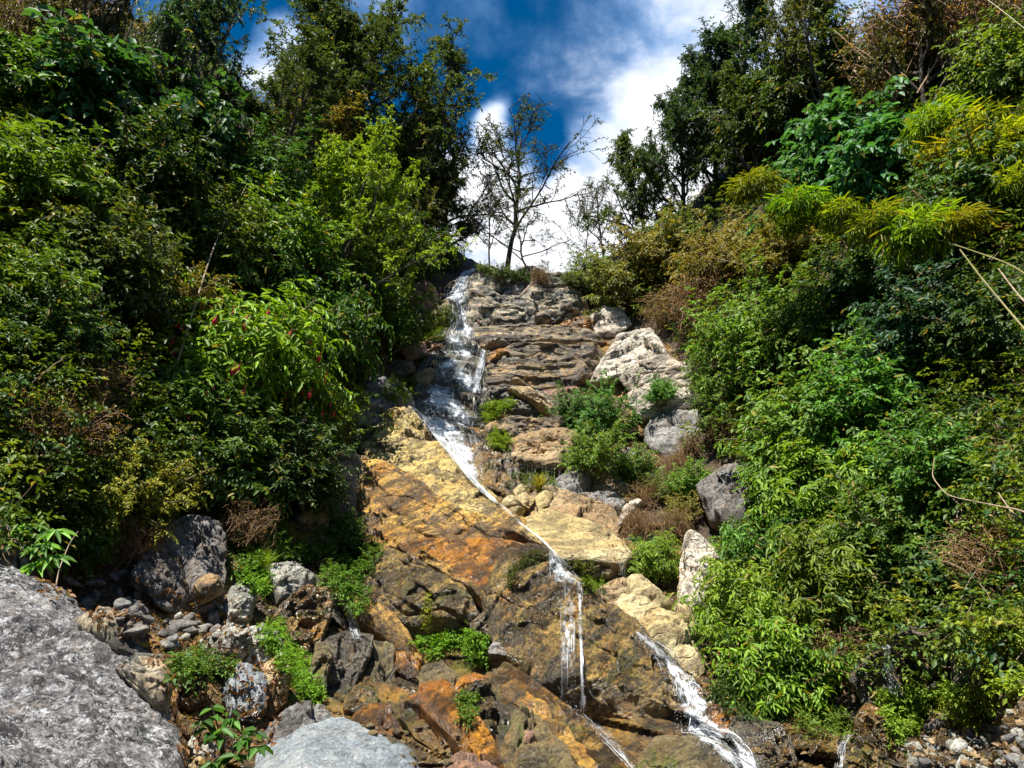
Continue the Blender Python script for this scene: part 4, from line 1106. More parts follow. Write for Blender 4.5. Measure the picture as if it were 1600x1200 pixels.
def undergrowth(label, poly, n, seed, mat, nl=8, L0=0.052, ratio=0.48, thick=0.6, lo=-1.0, hi=1.0, nfreq=0.55, droop=0.45, holes=0.0, hz=None):
    """uncountable leafy ground cover over a part of the ravine wall, as one object"""
    rg = np.random.default_rng(seed)
    pl = np.array(poly, float)
    px, py = sample_px(rg, poly, int(n * 1.7))
    P, N, Dp = [], [], []
    for d in unit(ray(px, py)).tolist():
        p, nn, i, dist = BVH.ray_cast(_eye, d, 60.0)
        if p is None:
            continue
        P.append(tuple(p)); N.append(tuple(nn if nn.z > 0 else -nn)); Dp.append(p.y)
    P, N, Dp = np.array(P), np.array(N), np.array(Dp)
    f = fbm(P * nfreq, 3, 0.5, 77)
    h = fbm(P * 1.6, 3, 0.5, 99)
    keep = (f > lo) & (f < hi) & (h > -1 + holes)
    keep &= rg.uniform(0, 1, len(P)) < np.clip(0.35 + Dp / 18.0, 0.3, 1.0)
    P, N, Dp, h = P[keep][:n], N[keep][:n], Dp[keep][:n], h[keep][:n]
    lift = thick * rg.uniform(0.0, 1.0, len(P)) ** 1.3 * (0.5 + 0.9 * np.clip(h + 0.5, 0, 1))
    P0 = P + N * lift[:, None]
    D = N * 0.7 + rg.normal(scale=0.6, size=P.shape) + np.array([0, -0.15, 0.1])
    L = (L0 + 0.0022 * np.clip(Dp, 5, 25)) * rg.uniform(0.6, 1.35, len(P))
    near = Dp < 12.5
    parts = []
    if near.any():
        parts.append(twigs(rg, P0[near], D[near], L[near] * 3.0, nl, L[near], ratio, False, droop))
    if (~near).any():
        parts.append(twigs(rg, P0[~near], D[~near], L[~near] * 3.0, nl, L[~near], ratio, False, droop))
    V, f = cat(parts)
    o = put('undergrowth', mesh_from('undergrowth', V, f, M[mat], smooth=False))
    tag(o, label, 'undergrowth', kind='stuff')
    return o


undergrowth('dense green undergrowth matting the left slope', LEFT, 15000, 1, 'under', holes=0.62)
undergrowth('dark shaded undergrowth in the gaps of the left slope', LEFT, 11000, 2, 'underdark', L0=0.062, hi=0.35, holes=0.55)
undergrowth('dry brown and yellow undergrowth patches on the left slope', LEFT, 3000, 3, 'underdry', L0=0.05, ratio=0.3, lo=0.12, nl=7)
undergrowth('dense green undergrowth matting the right slope', RIGHT, 15000, 4, 'under', holes=0.62)
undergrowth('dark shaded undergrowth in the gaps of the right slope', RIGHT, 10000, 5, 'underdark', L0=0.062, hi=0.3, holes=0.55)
undergrowth('dry brown and yellow undergrowth patches on the right slope', RIGHT, 4500, 6, 'underdry', L0=0.045, ratio=0.3, lo=0.05, nl=7)


# ------------------------------------------------------------------ trees
def tree_proto(name, seed, limbs=8, sub=6, tw=7, nl=10, lf=0.016, ratio=0.5, lean=(0, 0), trunk_r=0.022, start=0.3, spread=0.42, leafy=1.0, twl=0.06, droop=0.3, up=0.55):
    """unit-high tree: tapered wandering trunk, limbs, branches, twigs and separate leaves"""
    rg = np.random.default_rng(seed)
    paths, P0, D, ln = [], [], [], []

    def grow(p, d, length, r, seg, wander, lift):
        pts = [p]; d = d / np.linalg.norm(d)
        for i in range(seg):
            d = d + rg.normal(scale=wander, size=3) + np.array([0, 0, lift])
            d /= np.linalg.norm(d)
            pts.append(pts[-1] + d * length / seg)
        pts = np.array(pts)
        return pts, np.linspace(r, r * 0.35, seg + 1)

    tp, tr = grow(np.zeros(3), np.array([lean[0], lean[1], 1.0]), 0.9, trunk_r, 9, 0.10, 0.10)
    paths.append((np.vstack([[tp[0] - np.array([0, 0, 0.06])], tp]), np.r_[trunk_r * 1.35, tr]))
    for i in range(limbs):
        s = start + (1 - start) * (i + rg.uniform(0, 0.8)) / limbs
        x = min(s * 9, 8.99); j = int(x); p = tp[j] + (tp[j + 1] - tp[j]) * (x - j)
        a = i * 2.4 + rg.uniform(-0.5, 0.5)
        L1 = spread * (1.15 - 0.75 * s) * rg.uniform(0.75, 1.25)
        d = np.array([math.cos(a), math.sin(a), up + 0.5 * s])
        lp, lr = grow(p, d, L1, max(trunk_r * (0.62 - 0.4 * s), 0.004), 6, 0.16, 0.05)
        paths.append((lp, lr))
        for q in range(sub):
            u = 0.3 + 0.7 * (q + rg.uniform(0, 1)) / sub
            x = min(u * 6, 5.99); j = int(x); p2 = lp[j] + (lp[j + 1] - lp[j]) * (x - j)
            d2 = unit(lp[-1] - lp[0]) * 0.7 + rg.normal(scale=0.6, size=3) + np.array([0, 0, 0.2])
            bp, br = grow(p2, d2, L1 * rg.uniform(0.25, 0.55), max(lr[j] * 0.5, 0.0025), 4, 0.2, 0.04)
            paths.append((bp, br))
            for w in range(tw):
                v = 0.25 + 0.75 * (w + rg.uniform(0, 1)) / tw
                x = min(v * 4, 3.99); j = int(x); p3 = bp[j] + (bp[j + 1] - bp[j]) * (x - j)
                d3 = unit(bp[-1] - bp[0]) * 0.6 + rg.normal(scale=0.65, size=3)
                tl = twl * rg.uniform(0.5, 1.3)
                d3 = unit(d3)
                if w % 2 == 0 or leafy < 0.5:
                    paths.append((np.stack([p3, p3 + d3 * tl * 0.5, p3 + d3 * tl - np.array([0, 0, droop * tl * 0.5])]), np.array([0.0016, 0.0012, 0.0007])))
                if rg.uniform() < leafy:
                    P0.append(p3); D.append(d3); ln.append(tl)
    V, f = twigs(rg, np.array(P0), np.array(D), np.array(ln), nl, lf, ratio, False, droop, jit=0.4)
    zs = 0.93 / np.percentile(V[:, 2], 99.3)
    V = V * zs
    paths = [(a * zs, b * zs) for a, b in paths]
    crown = mesh_from(name + '_crown', V, f, M['leaf'], smooth=False)
    Vs, fs = tubes(paths, 4)
    return crown, mesh_from(name + '_trunk', Vs, fs, M['bark'])


TREE = {
    'open': tree_proto('open_tree', 101, limbs=16, sub=9, tw=9, nl=12, lf=0.016, start=0.10, spread=0.44),
    'open2': tree_proto('open_tree', 102, limbs=16, sub=9, tw=9, nl=12, lf=0.016, start=0.08, spread=0.42),
    'tall': tree_proto('tall_tree', 103, limbs=18, sub=8, tw=9, nl=12, lf=0.014, start=0.08, spread=0.30, up=0.9),
    'dense': tree_proto('dense_tree', 104, limbs=18, sub=11, tw=10, nl=12, lf=0.020, start=0.06, spread=0.48),
    'dense2': tree_proto('dense_tree', 105, limbs=18, sub=11, tw=10, nl=12, lf=0.019, start=0.05, spread=0.44, up=0.7),
    'sparse': tree_proto('sparse_tree', 106, limbs=15, sub=8, tw=7, nl=7, lf=0.015, leafy=0.42, start=0.30, spread=0.46, trunk_r=0.016, up=0.55),
    'sparse2': tree_proto('sparse_tree', 107, limbs=12, sub=8, tw=7, nl=7, lf=0.018, leafy=0.40, start=0.2, spread=0.55, trunk_r=0.014, up=0.7),
    'bushy': tree_proto('bushy_tree', 108, limbs=20, sub=11, tw=10, nl=12, lf=0.022, start=0.02, spread=0.58, up=0.5),
}


def tree(kind, px, py, top, color, label, tilt=(0, 0), spin=None, width=1.0, group=None, off=0.0):
    """tree rooted at pixel (px, py) of the ground and reaching up to row top"""
    p, n, d = surf(px, py)
    if d > 32: d = 30.0; p = at(px, py, d)
    ztop = at(px, top, d)[2]
    h = (ztop - p[2]) / 0.93
    root = empty('tree', p)
    root.rotation_euler = (tilt[1], tilt[0], spin if spin is not None else _prng.uniform(0, 6.28))
    root.scale = (h * width, h * width, h)
    cr, tr = TREE[kind]
    put('crown', cr, root, color=color)
    put('trunk', tr, root)
    tag(root, label, 'tree', group)
    return root


CROWN = (0.045, 0.075, 0.02); CROWN2 = (0.06, 0.10, 0.022); CROWN3 = (0.036, 0.08, 0.032)
tree('open', 575, 320, -15, CROWN2, 'tall open-crowned tree on the left ridge, its branches against the cloud', width=1.0)
tree('tall', 510, 260, -25, CROWN, 'slim tall tree beside the small cloud gap, leftmost on the ridge', width=1.0)
tree('open2', 630, 345, 75, CROWN2, 'leaning tree reaching towards the blue gap from the left ridge', tilt=(0.06, 0), width=0.85)
tree('open', 560, 300, 60, CROWN, 'shorter dark tree between the two tall ridge trees', width=1.1)
tree('dense', 640, 360, 190, CROWN2, 'round-headed tree under the leaning ridge tree', width=0.9)
tree('open', 698, 400, 215, CROWN, 'smaller tree above the lip of the fall, left of the bare tree', width=1.0)
tree('dense2', 690, 405, 260, (0.07, 0.09, 0.02), 'low olive tree right above the lip of the fall', width=1.0)
tree('dense', 640, 410, 250, (0.06, 0.075, 0.02), 'dark tree draped with hanging moss left of the fall lip', width=0.9)
tree('sparse', 792, 426, 180, CROWN, 'tall almost leafless tree standing on the skyline above the cliff', width=1.35)
tree('sparse2', 826, 430, 300, CROWN, 'small bare branching tree right of the tall leafless one', width=1.4)
tree('sparse2', 765, 418, 280, CROWN, 'thin twiggy tree just left of the tall leafless one', width=0.9)
tree('sparse2', 912, 425, 310, CROWN2, 'thin sparse tree at the right end of the skyline gap', width=0.8)
tree('sparse', 945, 420, 270, CROWN2, 'sparse grey tree beneath the rounded tree on the right', width=0.9)
tree('dense', 1010, 405, 215, CROWN2, 'rounded leafy tree leaning over the right side of the gap', tilt=(-0.10, 0), width=0.85)
tree('dense2', 1070, 370, 140, CROWN3, 'dark full-leaved tree behind the rounded leaning one', width=0.7)
tree('dense2', 1120, 320, 70, CROWN3, 'dark glossy tree climbing the right skyline', width=0.75)
tree('tall', 1170, 270, 5, CROWN3, 'tallest narrow dark tree on the right skyline', width=1.1)
tree('dense', 1190, 310, 90, CROWN2, 'dusty green tree right of the narrow dark tree', width=0.75)
tree('sparse2', 1200, 200, -60, CROWN, 'bare twiggy tree at the top edge right of the sky', width=0.8)
tree('dense2', 1300, 250, -70, (0.085, 0.105, 0.016), 'olive tree hung with moss at the top right', width=0.65)
tree('dense', 1450, 210, -120, (0.10, 0.10, 0.03), 'brownish overhanging tree at the top right edge', width=0.55)
tree('dense2', 300, 220, -60, CROWN3, 'dark tree filling the top left, its right side against the sky', width=0.75)
tree('open2', 410, 310, 80, CROWN, 'dark-trunked tree arching over the shaded hollow on the left', width=1.0)
tree('open', 440, 280, 110, CROWN2, 'leafy tree left of the small cloud gap, below its neighbours', width=1.0)
tree('dense', 110, 220, -120, (0.08, 0.08, 0.025), 'brownish tangled tree in the top left corner', width=0.55)
tree('dense', 220, 270, 0, CROWN3, 'blue-green tree below the top left corner', width=0.55)
tree('bushy', 510, 490, 200, (0.19, 0.30, 0.02), 'bright sunlit green tree in the middle of the left slope', width=0.8, tilt=(0.12, 0))
tree('bushy', 600, 480, 310, (0.07, 0.12, 0.016), 'dark green small tree right of the bright sunlit one', width=0.75)
tree('sparse2', 848, 436, 405, CROWN, 'low twiggy bush on the skyline between the bare trees and the notch', width=1.5)
tree('sparse', 872, 436, 424, CROWN, 'tiny bush standing alone on the bare skyline notch', width=1.6)


def thicket(label, poly, n, seed, mat, length=(0.3, 0.9), r=0.004):
    """tangled thin stems and twigs standing out of the slope cover, as one mass"""
    rg = np.random.default_rng(seed)
    px, py = sample_px(rg, poly, int(n * 1.9))
    hits = [BVH.ray_cast(_eye, d, 40.0) for d in unit(ray(px, py)).tolist()]
    hits = [h for h in hits if h[0] is not None]
    P = np.array([tuple(h[0]) for h in hits]); N = np.array([tuple(h[1]) for h in hits])
    ok = fbm(P * 0.6, 2, 0.5, 55) > -0.1
    paths = []
    for p, nn in zip(P[ok][:n], N[ok][:n]):
        dr = nn * 0.9 + rg.normal(scale=0.7, size=3) + np.array([0, 0, 0.35]); dr /= np.linalg.norm(dr)
        L = rg.uniform(*length)
        pts = [p]
        for _ in range(6):
            dr = dr + rg.normal(scale=0.22, size=3) + np.array([0, 0, -0.16]); dr /= np.linalg.norm(dr)
            pts.append(pts[-1] + dr * L / 6)
        paths.append((np.array(pts), np.linspace(r, r * 0.45, 7) * rg.uniform(0.6, 1.4)))
    V, f = tubes(paths, 3)
    o = put('twig_tangle', mesh_from('twig_tangle', V, f, M[mat]))
    tag(o, label, 'twigs', kind='stuff')


thicket('tangle of thin brown twigs all over the left slope', LEFT, 1500, 21, 'drystem')
thicket('tangle of thin brown twigs all over the right slope', RIGHT, 1600, 22, 'drystem')
thicket('tangle of pale dead stems on the left slope', [(0, 380), (330, 400), (330, 760), (0, 800)], 300, 23, 'palewood', (0.3, 0.8), 0.003)
thicket('tangle of pale dead stems on the right slope', [(1000, 380), (1600, 350), (1600, 980), (1200, 900), (1050, 560)], 420, 24, 'palewood', (0.3, 0.8), 0.003)

# ------------------------------------------------------------------ individual plants, left slope
for a in [
    ('big', 130, 215, 190, TEAL, 'blue-green glossy shrub in the shade near the top left'),
    ('broad', 40, 190, 150, MID, 'shaded shrub at the left edge under the brown tangle'),
    ('broad', 60, 360, 190, GREEN, 'light-speckled shrub at the left edge, level with the dark hollow'),
    ('big', 20, 375, 110, YELLOW, 'yellowing large-leaved plant at the left edge'),
    ('broad', 200, 330, 170, DARK, 'dark shrub right of the light-speckled edge shrub'),
    ('big', 270, 250, 150, TEAL, 'dark glossy shrub under the dark trunks'),
    ('broad', 300, 420, 180, MID, 'green shrub below the dark hollow of the left slope'),
    ('fine', 400, 330, 150, (0.05, 0.12, 0.02), 'fine-leaved shrub under the arching tree'),
    ('broad', 420, 420, 170, GREEN, 'shrub on the left flank of the bright sunlit tree'),
    ('lance', 470, 540, 190, (0.055, 0.13, 0.016), 'shrub with hanging leaves below the bright sunlit tree'),
    ('fine', 570, 520, 150, MID, 'dark shrub hanging beside the reddish rocks left of the fall'),
    ('lance', 525, 585, 90, (0.04, 0.10, 0.016), 'shaded hanging shrub above the dark grey broken block'),
    ('broad', 610, 420, 120, DARK, 'dark shrub above the reddish stepped rock'),
    ('fine', 640, 400, 110, OLIVE, 'olive mossy shrub hanging above the top fall'),
    ('tiny', 690, 420, 70, (0.06, 0.10, 0.015), 'small mossy bush at the lip left of the fall'),
    ('broad', 150, 480, 170, (0.07, 0.13, 0.02), 'shrub tangled with pale vines at the far left'),
    ('broad', 20, 500, 160, GREEN, 'sunlit shrub at the left edge below the yellow plant'),
    ('tiny', 260, 500, 150, OLIVE, 'olive small-leaved shrub in the middle of the left slope'),
    ('lance', 370, 620, 230, BRIGHT, 'bright fuchsia shrub with hanging red flowers'),
    ('lance', 445, 660, 140, GREEN, 'second fuchsia shrub right of the bright one'),
    ('lance', 270, 670, 140, (0.07, 0.17, 0.018), 'small fuchsia shrub left of the bright one, red flowers low'),
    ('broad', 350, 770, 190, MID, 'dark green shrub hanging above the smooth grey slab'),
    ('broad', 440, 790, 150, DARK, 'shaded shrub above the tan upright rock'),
    ('lance', 468, 705, 90, (0.05, 0.12, 0.016), 'shrub drooping onto the tan upright rock'),
    ('tiny', 175, 800, 170, YELLOW, 'yellow-green fine bush above the lichen boulder'),
    ('tiny', 110, 800, 120, LIME, 'lime fine-leaved bush at the left of the yellow one'),
    ('tiny', 250, 770, 120, YELLOW, 'yellow fine bush at the foot of the fuchsias'),
    ('dry', 60, 720, 160, (0.20, 0.14, 0.03), 'brown drooping dry bush at the left edge'),
    ('dry', 110, 640, 130, DRY, 'withered brown bush under the vine tangle'),
    ('dry', 300, 740, 90, DRY, 'small withered bush under the fuchsias'),
    ('fern', 125, 745, 90, BRIGHT, 'fern with long fronds above the yellow fine bush'),
    ('fern', 200, 640, 80, GREEN, 'small fern in the dark gap left of the fuchsias'),
    ('broad', 60, 580, 130, DARK, 'dark shrub behind the pale vines at the left edge'),
    ('dry', 110, 70, 150, (0.16, 0.11, 0.05), 'grey-brown twig tangle in the top left'),
    ('dry', 30, 90, 140, (0.14, 0.10, 0.045), 'bare twig tangle in the extreme top left corner'),
    ('dry', 620, 300, 130, (0.10, 0.08, 0.03), 'brown hanging twigs below the leaning ridge tree'),
    ('fine', 480, 250, 130, OLIVE, 'olive shrub under the slim tall ridge tree'),
    ('fine', 560, 270, 120, MID, 'dark shrub at the foot of the tall open tree'),
    ('tiny', 215, 830, 90, (0.07, 0.12, 0.015), 'low dark bush above the smooth grey slab, at its left'),
    ('dry', 205, 870, 90, (0.16, 0.10, 0.045), 'withered bush left of the smooth grey slab'),
    ('dry', 380, 840, 90, (0.17, 0.12, 0.05), 'dry stalks between grey slabs and tan upright rock'),
    ('broad', 120, 880, 80, (0.08, 0.15, 0.015), 'small leafy plant behind the crest of the lichen boulder'),
    ('fern', 440, 860, 70, (0.08, 0.17, 0.02), 'little fern above the pale cracked block'),
    ('broad', 530, 850, 70, (0.06, 0.13, 0.015), 'small shrub in the crevice left of the ridged slab'),
    # on and beside the central rocks
    ('fine', 893, 662, 75, (0.05, 0.135, 0.02), 'green shrub on the ledge right of the layered bands, the upper left one'),
    ('fine', 948, 688, 110, (0.055, 0.145, 0.02), 'round green shrub under the pointed white rock'),
    ('fine', 938, 742, 105, GREEN, 'largest green shrub hanging over the dark overhung rock'),
    ('fine', 1000, 758, 80, (0.09, 0.18, 0.02), 'lighter green shrub at the right end of the central ledge'),
    ('broad', 1035, 625, 50, (0.08, 0.18, 0.02), 'little sapling standing in front of the lowest white shelf'),
    ('lance', 1025, 900, 85, BRIGHT, 'bright shrub growing beside the tall white slab'),
    ('fern', 1010, 850, 75, (0.06, 0.14, 0.03), 'fern above the bright shrub by the white slab'),
    ('broad', 1090, 785, 70, GREEN, 'small leafy plant in front of the dark grey face'),
    ('dry', 1012, 790, 60, DRY, 'dry brown bush above the tan boulder slope'),
    ('dry', 1058, 832, 60, (0.20, 0.14, 0.05), 'dry brown bush above the tall white slab'),
    ('tiny', 1075, 815, 75, OLIVE, 'olive bush between the tall white slab and the dark grey face'),
    ('dry', 1000, 840, 70, (0.19, 0.13, 0.05), 'dry stalks behind the right end of the pale slab'),
    ('tiny', 1040, 780, 70, (0.12, 0.14, 0.02), 'yellowish bush on the bare soil left of the dark grey face'),
    ('dry', 1085, 712, 55, (0.19, 0.13, 0.05), 'dry brown bush at the top of the dark grey face'),
    ('dry', 1060, 740, 55, DRY, 'dry brown bush below the shaded grey rock'),
    ('dry', 1150, 690, 80, (0.17, 0.10, 0.05), 'reddish dry bush above the dark grey face'),
    ('tiny', 780, 438, 45, (0.07, 0.13, 0.015), 'small green cushion on the knob at the lip'),
    ('tiny', 812, 440, 46, (0.06, 0.11, 0.015), 'dark low bush on the skyline above the layered cliff'),
    ('tiny', 893, 446, 50, (0.09, 0.13, 0.02), 'low bush hanging over the right end of the cliff top'),
    ('dry', 845, 442, 40, (0.16, 0.13, 0.05), 'dry grassy clump on the bare cliff top'),
    ('tiny', 755, 425, 30, (0.09, 0.13, 0.015), 'tiny mossy cushion right at the lip of the fall'),
    ('grass', 842, 768, 42, (0.30, 0.28, 0.03), 'yellow-green grass tuft under the dripping golden ledge'),
    ('grass', 405, 900, 60, (0.16, 0.28, 0.02), 'bright grass tuft above the pale cracked block'),
    # right slope
    ('fine', 930, 460, 90, (0.09, 0.15, 0.02), 'light green bush at the right end of the bare skyline'),
    ('fine', 985, 480, 120, (0.14, 0.16, 0.02), 'yellowish bush above the white rock by the orange ledge'),
    ('fine', 1040, 440, 130, OLIVE, 'olive bush below the rounded right-hand tree'),
    ('dry', 1050, 505, 90, (0.22, 0.17, 0.05), 'straw-coloured dry bush above the pointed white rock'),
    ('dry', 1110, 500, 120, (0.18, 0.13, 0.05), 'brown dry bush right of the straw-coloured one'),
    ('tiny', 1140, 430, 170, (0.16, 0.15, 0.03), 'large yellowish small-leaved bush under the bamboo tufts'),
    ('tiny', 1060, 400, 120, (0.12, 0.15, 0.02), 'yellow-green small-leaved bush under the dark glossy tree'),
    ('tiny', 1230, 430, 150, OLIVE, 'olive bush directly under the arching bamboo'),
    ('big', 1330, 270, 150, (0.05, 0.17, 0.04), 'large-leaved light green shrub left of the top bamboo clump'),
    ('big', 1400, 300, 150, (0.05, 0.16, 0.045), 'large-leaved shrub just below the top bamboo clump'),
    ('broad', 1270, 350, 140, (0.06, 0.15, 0.03), 'green shrub between the two bamboos'),
    ('broad', 1200, 250, 140, DARK, 'dark shrub below the dusty green tree'),
    ('broad', 1290, 180, 150, DARK, 'dark shrub under the olive mossy tree'),
    ('dry', 1450, 130, 190, (0.22, 0.15, 0.05), 'dry reddish thicket at the top right'),
    ('dry', 1540, 90, 190, (0.24, 0.16, 0.05), 'dry tan thicket in the top right corner'),
    ('broad', 1570, 150, 130, GREEN, 'green shrub at the right edge below the dry thicket'),
    ('broad', 1560, 380, 160, (0.05, 0.13, 0.03), 'shrub at the right edge under the top bamboo clump'),
    ('dry', 1480, 400, 150, (0.16, 0.13, 0.05), 'dry twiggy bush beneath the bamboo on the right'),
    ('fine', 1210, 590, 180, (0.105, 0.22, 0.016), 'bright green rounded shrub right of the white outcrop'),
    ('fine', 1150, 670, 110, (0.09, 0.17, 0.018), 'green shrub below the bright rounded one, by the white shelf'),
    ('fine', 1270, 560, 150, GREEN, 'green shrub right of the bright rounded one'),
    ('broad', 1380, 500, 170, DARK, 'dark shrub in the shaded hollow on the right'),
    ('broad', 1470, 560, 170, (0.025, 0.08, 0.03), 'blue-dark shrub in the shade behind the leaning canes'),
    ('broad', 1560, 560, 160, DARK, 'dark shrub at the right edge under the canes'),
    ('broad', 1300, 720, 200, (0.10, 0.21, 0.025), 'broad light green shrub in the middle of the right slope'),
    ('broad', 1245, 780, 140, GREEN, 'shrub left of the broad light green one'),
    ('broad', 1390, 690, 170, (0.08, 0.18, 0.025), 'light green shrub right of the broad one'),
    ('big', 1400, 780, 120, (0.07, 0.20, 0.025), 'plant with very large leaves in the middle right'),
    ('lance', 1340, 830, 200, BRIGHT, 'sunlit shrub with pointed leaves below the large-leaved plant'),
    ('lance', 1260, 885, 190, (0.085, 0.19, 0.018), 'pointed-leaved shrub right of the tall white slab'),
    ('lance', 1185, 905, 100, (0.08, 0.18, 0.018), 'shrub touching the tall white slab'),
    ('lance', 1180, 1010, 170, BRIGHT, 'bright shrub overhanging the lower cascade'),
    ('lance', 1240, 1080, 190, BRIGHT, 'lowest bright shrub above the foot of the cascade'),
    ('lance', 1170, 985, 100, (0.09, 0.2, 0.018), 'shrub between the tan boulder and the overhanging shrub'),
    ('lance', 1340, 960, 190, GREEN, 'green shrub above the black wet bank'),
    ('big', 1500, 930, 110, TEAL, 'round-leaved creeper hanging over the right-hand bank'),
    ('broad', 1440, 900, 160, (0.07, 0.16, 0.02), 'shrub left of the round-leaved creeper'),
    ('broad', 1490, 800, 160, (0.08, 0.17, 0.02), 'shrub below the ferns at the right'),
    ('fern', 1570, 720, 170, (0.07, 0.16, 0.03), 'large fern at the right edge'),
    ('fern', 1590, 800, 150, (0.11, 0.19, 0.03), 'pale fern at the right edge, below the large one'),
    ('fern', 1500, 650, 130, (0.045, 0.12, 0.035), 'shaded fern in the dark hollow on the right'),
    ('fern', 1220, 970, 90, (0.09, 0.18, 0.03), 'fern tucked between the bright lower shrubs'),
    ('fern', 1310, 1000, 110, (0.05, 0.11, 0.025), 'drooping dull fern over the black bank'),
    ('dry', 1570, 910, 130, (0.22, 0.16, 0.06), 'dry grassy bush at the right edge over the dark bank'),
    ('dry', 1330, 1050, 110, DRY, 'withered bush hanging over the little spout'),
    ('tiny', 1580, 1040, 110, LIME, 'lime small-leaved plant at the right edge above the mossy rock'),
    ('broad', 1140, 560, 90, (0.08, 0.15, 0.02), 'shrub left of the bright rounded one, under dry bushes'),
    ('fine', 1110, 610, 55, (0.10, 0.18, 0.02), 'small shrub at the right end of the flat white rock'),
]:
    plant(*a)


# ------------------------------------------------------------------ flowers of the fuchsias
def blossoms(root, n, seed):
    rg = np.random.default_rng(seed)
    paths = []
    for i in range(n):
        d = unit(rg.normal(size=3) + np.array([0, 0, 0.3]))
        p = d * np.array([0.5, 0.5, 0.45]) + np.array([0, 0, 0.22])
        z = np.array([0, 0, 1.0])
        L = 0.075
        paths.append((np.stack([p, p - z * L * 0.35, p - z * L * 0.5, p - z * L * 0.8, p - z * L]), np.array([0.001, 0.003, 0.011, 0.015, 0.004])))
    V, f = tubes(paths, 5)
    o = put('blossom', mesh_from('blossom', V, f, M['petal']), root)
    tag(o, 'hanging red tubular flowers', kind='stuff')


for o in list(COL.objects):
    if 'label' in o and 'fuchsia shrub' in o['label']:
        blossoms(o, 44, int(abs(o.location.x) * 100))


# ------------------------------------------------------------------ bamboo
def cane(label, pts, r0, r1, mat='culm', name='bamboo_cane', catg='bamboo', group=None, nodes=True, root=True):
    """a cane or stem through photograph points (px, py, forward distance)"""
    q = np.array(pts, float)
    P = at(q[:, 0], q[:, 1], q[:, 2])
    if root:                                        # carry the lower end on into the ground
        d0 = unit(P[0] - P[1]) + np.array([0, 0, -0.35])
        e = P[0].copy()
        for _ in range(60):
            if e[2] < height(e[0], e[1])[0] - 0.05:
                break
            e = e + d0 * 0.06
        P = np.vstack([[e], P])
    t = np.linspace(0, len(P) - 1, len(P) * 7)
    pts3 = np.stack([np.interp(t, np.arange(len(P)), P[:, i]) for i in range(3)], -1)
    for _ in range(4):
        pts3[1:-1] = (pts3[:-2] + 2 * pts3[1:-1] + pts3[2:]) / 4
    rad = np.linspace(r0, r1, len(pts3))
    if nodes:
        rad = rad * (1 + 0.22 * (np.arange(len(pts3)) % 4 == 0))
    V, f = tubes([(pts3, rad)], 6)
    base = pts3[0].copy()
    o = put(name, mesh_from(name, V - base, f, M[mat]), loc=base)
    tag(o, label, catg, group)
    return o, pts3


BAM = (0.16, 0.23, 0.012)
o, cp = cane('long bamboo cane arching across the right slope', [(1600, 420, 7.6), (1500, 385, 9.2), (1400, 355, 10.2), (1300, 330, 10.9), (1230, 305, 11.3), (1180, 285, 11.5)], 0.0121, 0.0040)


def pom_at(px, py, d, size, color, label, squash=0.8):
    p = at(px, py, d)
    s = size * d / F * 1.12 * _prng.uniform(0.9, 1.15)
    squash *= _prng.uniform(0.8, 1.15)
    color = tuple(v * _prng.uniform(0.75, 1.2) for v in color)
    root = empty('bamboo_tuft', p)
    root.rotation_euler = (_prng.uniform(-0.3, 0.3), _prng.uniform(-0.3, 0.3), _prng.uniform(0, 6.28))
    root.scale = (s, s, s * squash)
    fol, st = _prng.choice(PROTO['pom'])
    put('foliage', fol, root, color=color)
    put('stem', st, root)
    tag(root, label, 'bamboo')


for a in [(1178, 290, 11.5, 105, 'round yellow-green bamboo tuft at the tip of the arching cane'),
          (1250, 318, 11.1, 95, 'second bamboo tuft from the tip of the arching cane'),
          (1315, 335, 10.7, 90, 'third bamboo tuft along the arching cane'),
          (1375, 350, 10.3, 105, 'fourth bamboo tuft along the arching cane'),
          (1440, 360, 9.8, 130, 'widest bamboo tuft near the middle of the arching cane'),
          (1500, 350, 9.4, 110, 'bamboo tuft nearest the right edge on the arching cane'),
          (1240, 350, 11.2, 70, 'small drooping bamboo tuft under the second one')]:
    pom_at(a[0], a[1], a[2], a[3], BAM, a[4])
for a in [(1460, 195, 10.9, 120, 'upper left tuft of the golden bamboo clump at right'),
          (1520, 205, 10.6, 130, 'middle golden tuft of the bamboo clump at right'),
          (1580, 220, 10.2, 140, 'golden bamboo tuft touching the right edge'),
          (1540, 250, 10.2, 130, 'lower golden tuft of the bamboo clump at right'),
          (1490, 240, 10.6, 110, 'lower left tuft of the golden bamboo clump'),
          (1595, 290, 9.6, 120, 'lowest bamboo tuft at the right edge')]:
    pom_at(a[0], a[1], a[2], a[3], (0.22, 0.265, 0.014), a[4])
cane('thick pale cane leaning from the right edge, the long one', [(1640, 560, 6.8), (1580, 490, 7.4), (1530, 430, 8.0), (1500, 390, 8.6)], 0.0154, 0.0090)
cane('mottled grey cane at the right edge, above the thick pale cane', [(1640, 510, 6.9), (1590, 460, 7.5), (1560, 420, 8.1)], 0.0132, 0.0080, 'palewood')
cane('long thin reddish stem slanting across the dark hollow', [(1408, 400, 10.5), (1440, 460, 10.0), (1480, 515, 9.5), (1508, 552, 9.2)], 0.0044, 0.0025, 'drystem', 'dead_stalk', 'stalk', nodes=False)
cane('green cane crossing the top right corner', [(1530, -10, 11.5), (1570, 20, 11.0), (1620, 60, 10.5)], 0.0121, 0.0080)
cane('bent bare branch poking out at the right edge, above the wet bank', [(1610, 800, 6.0), (1555, 790, 6.5), (1480, 775, 7.4), (1456, 745, 7.7), (1460, 715, 7.8)], 0.0110, 0.0040, 'palewood', 'bare_branch', 'branch', nodes=False)
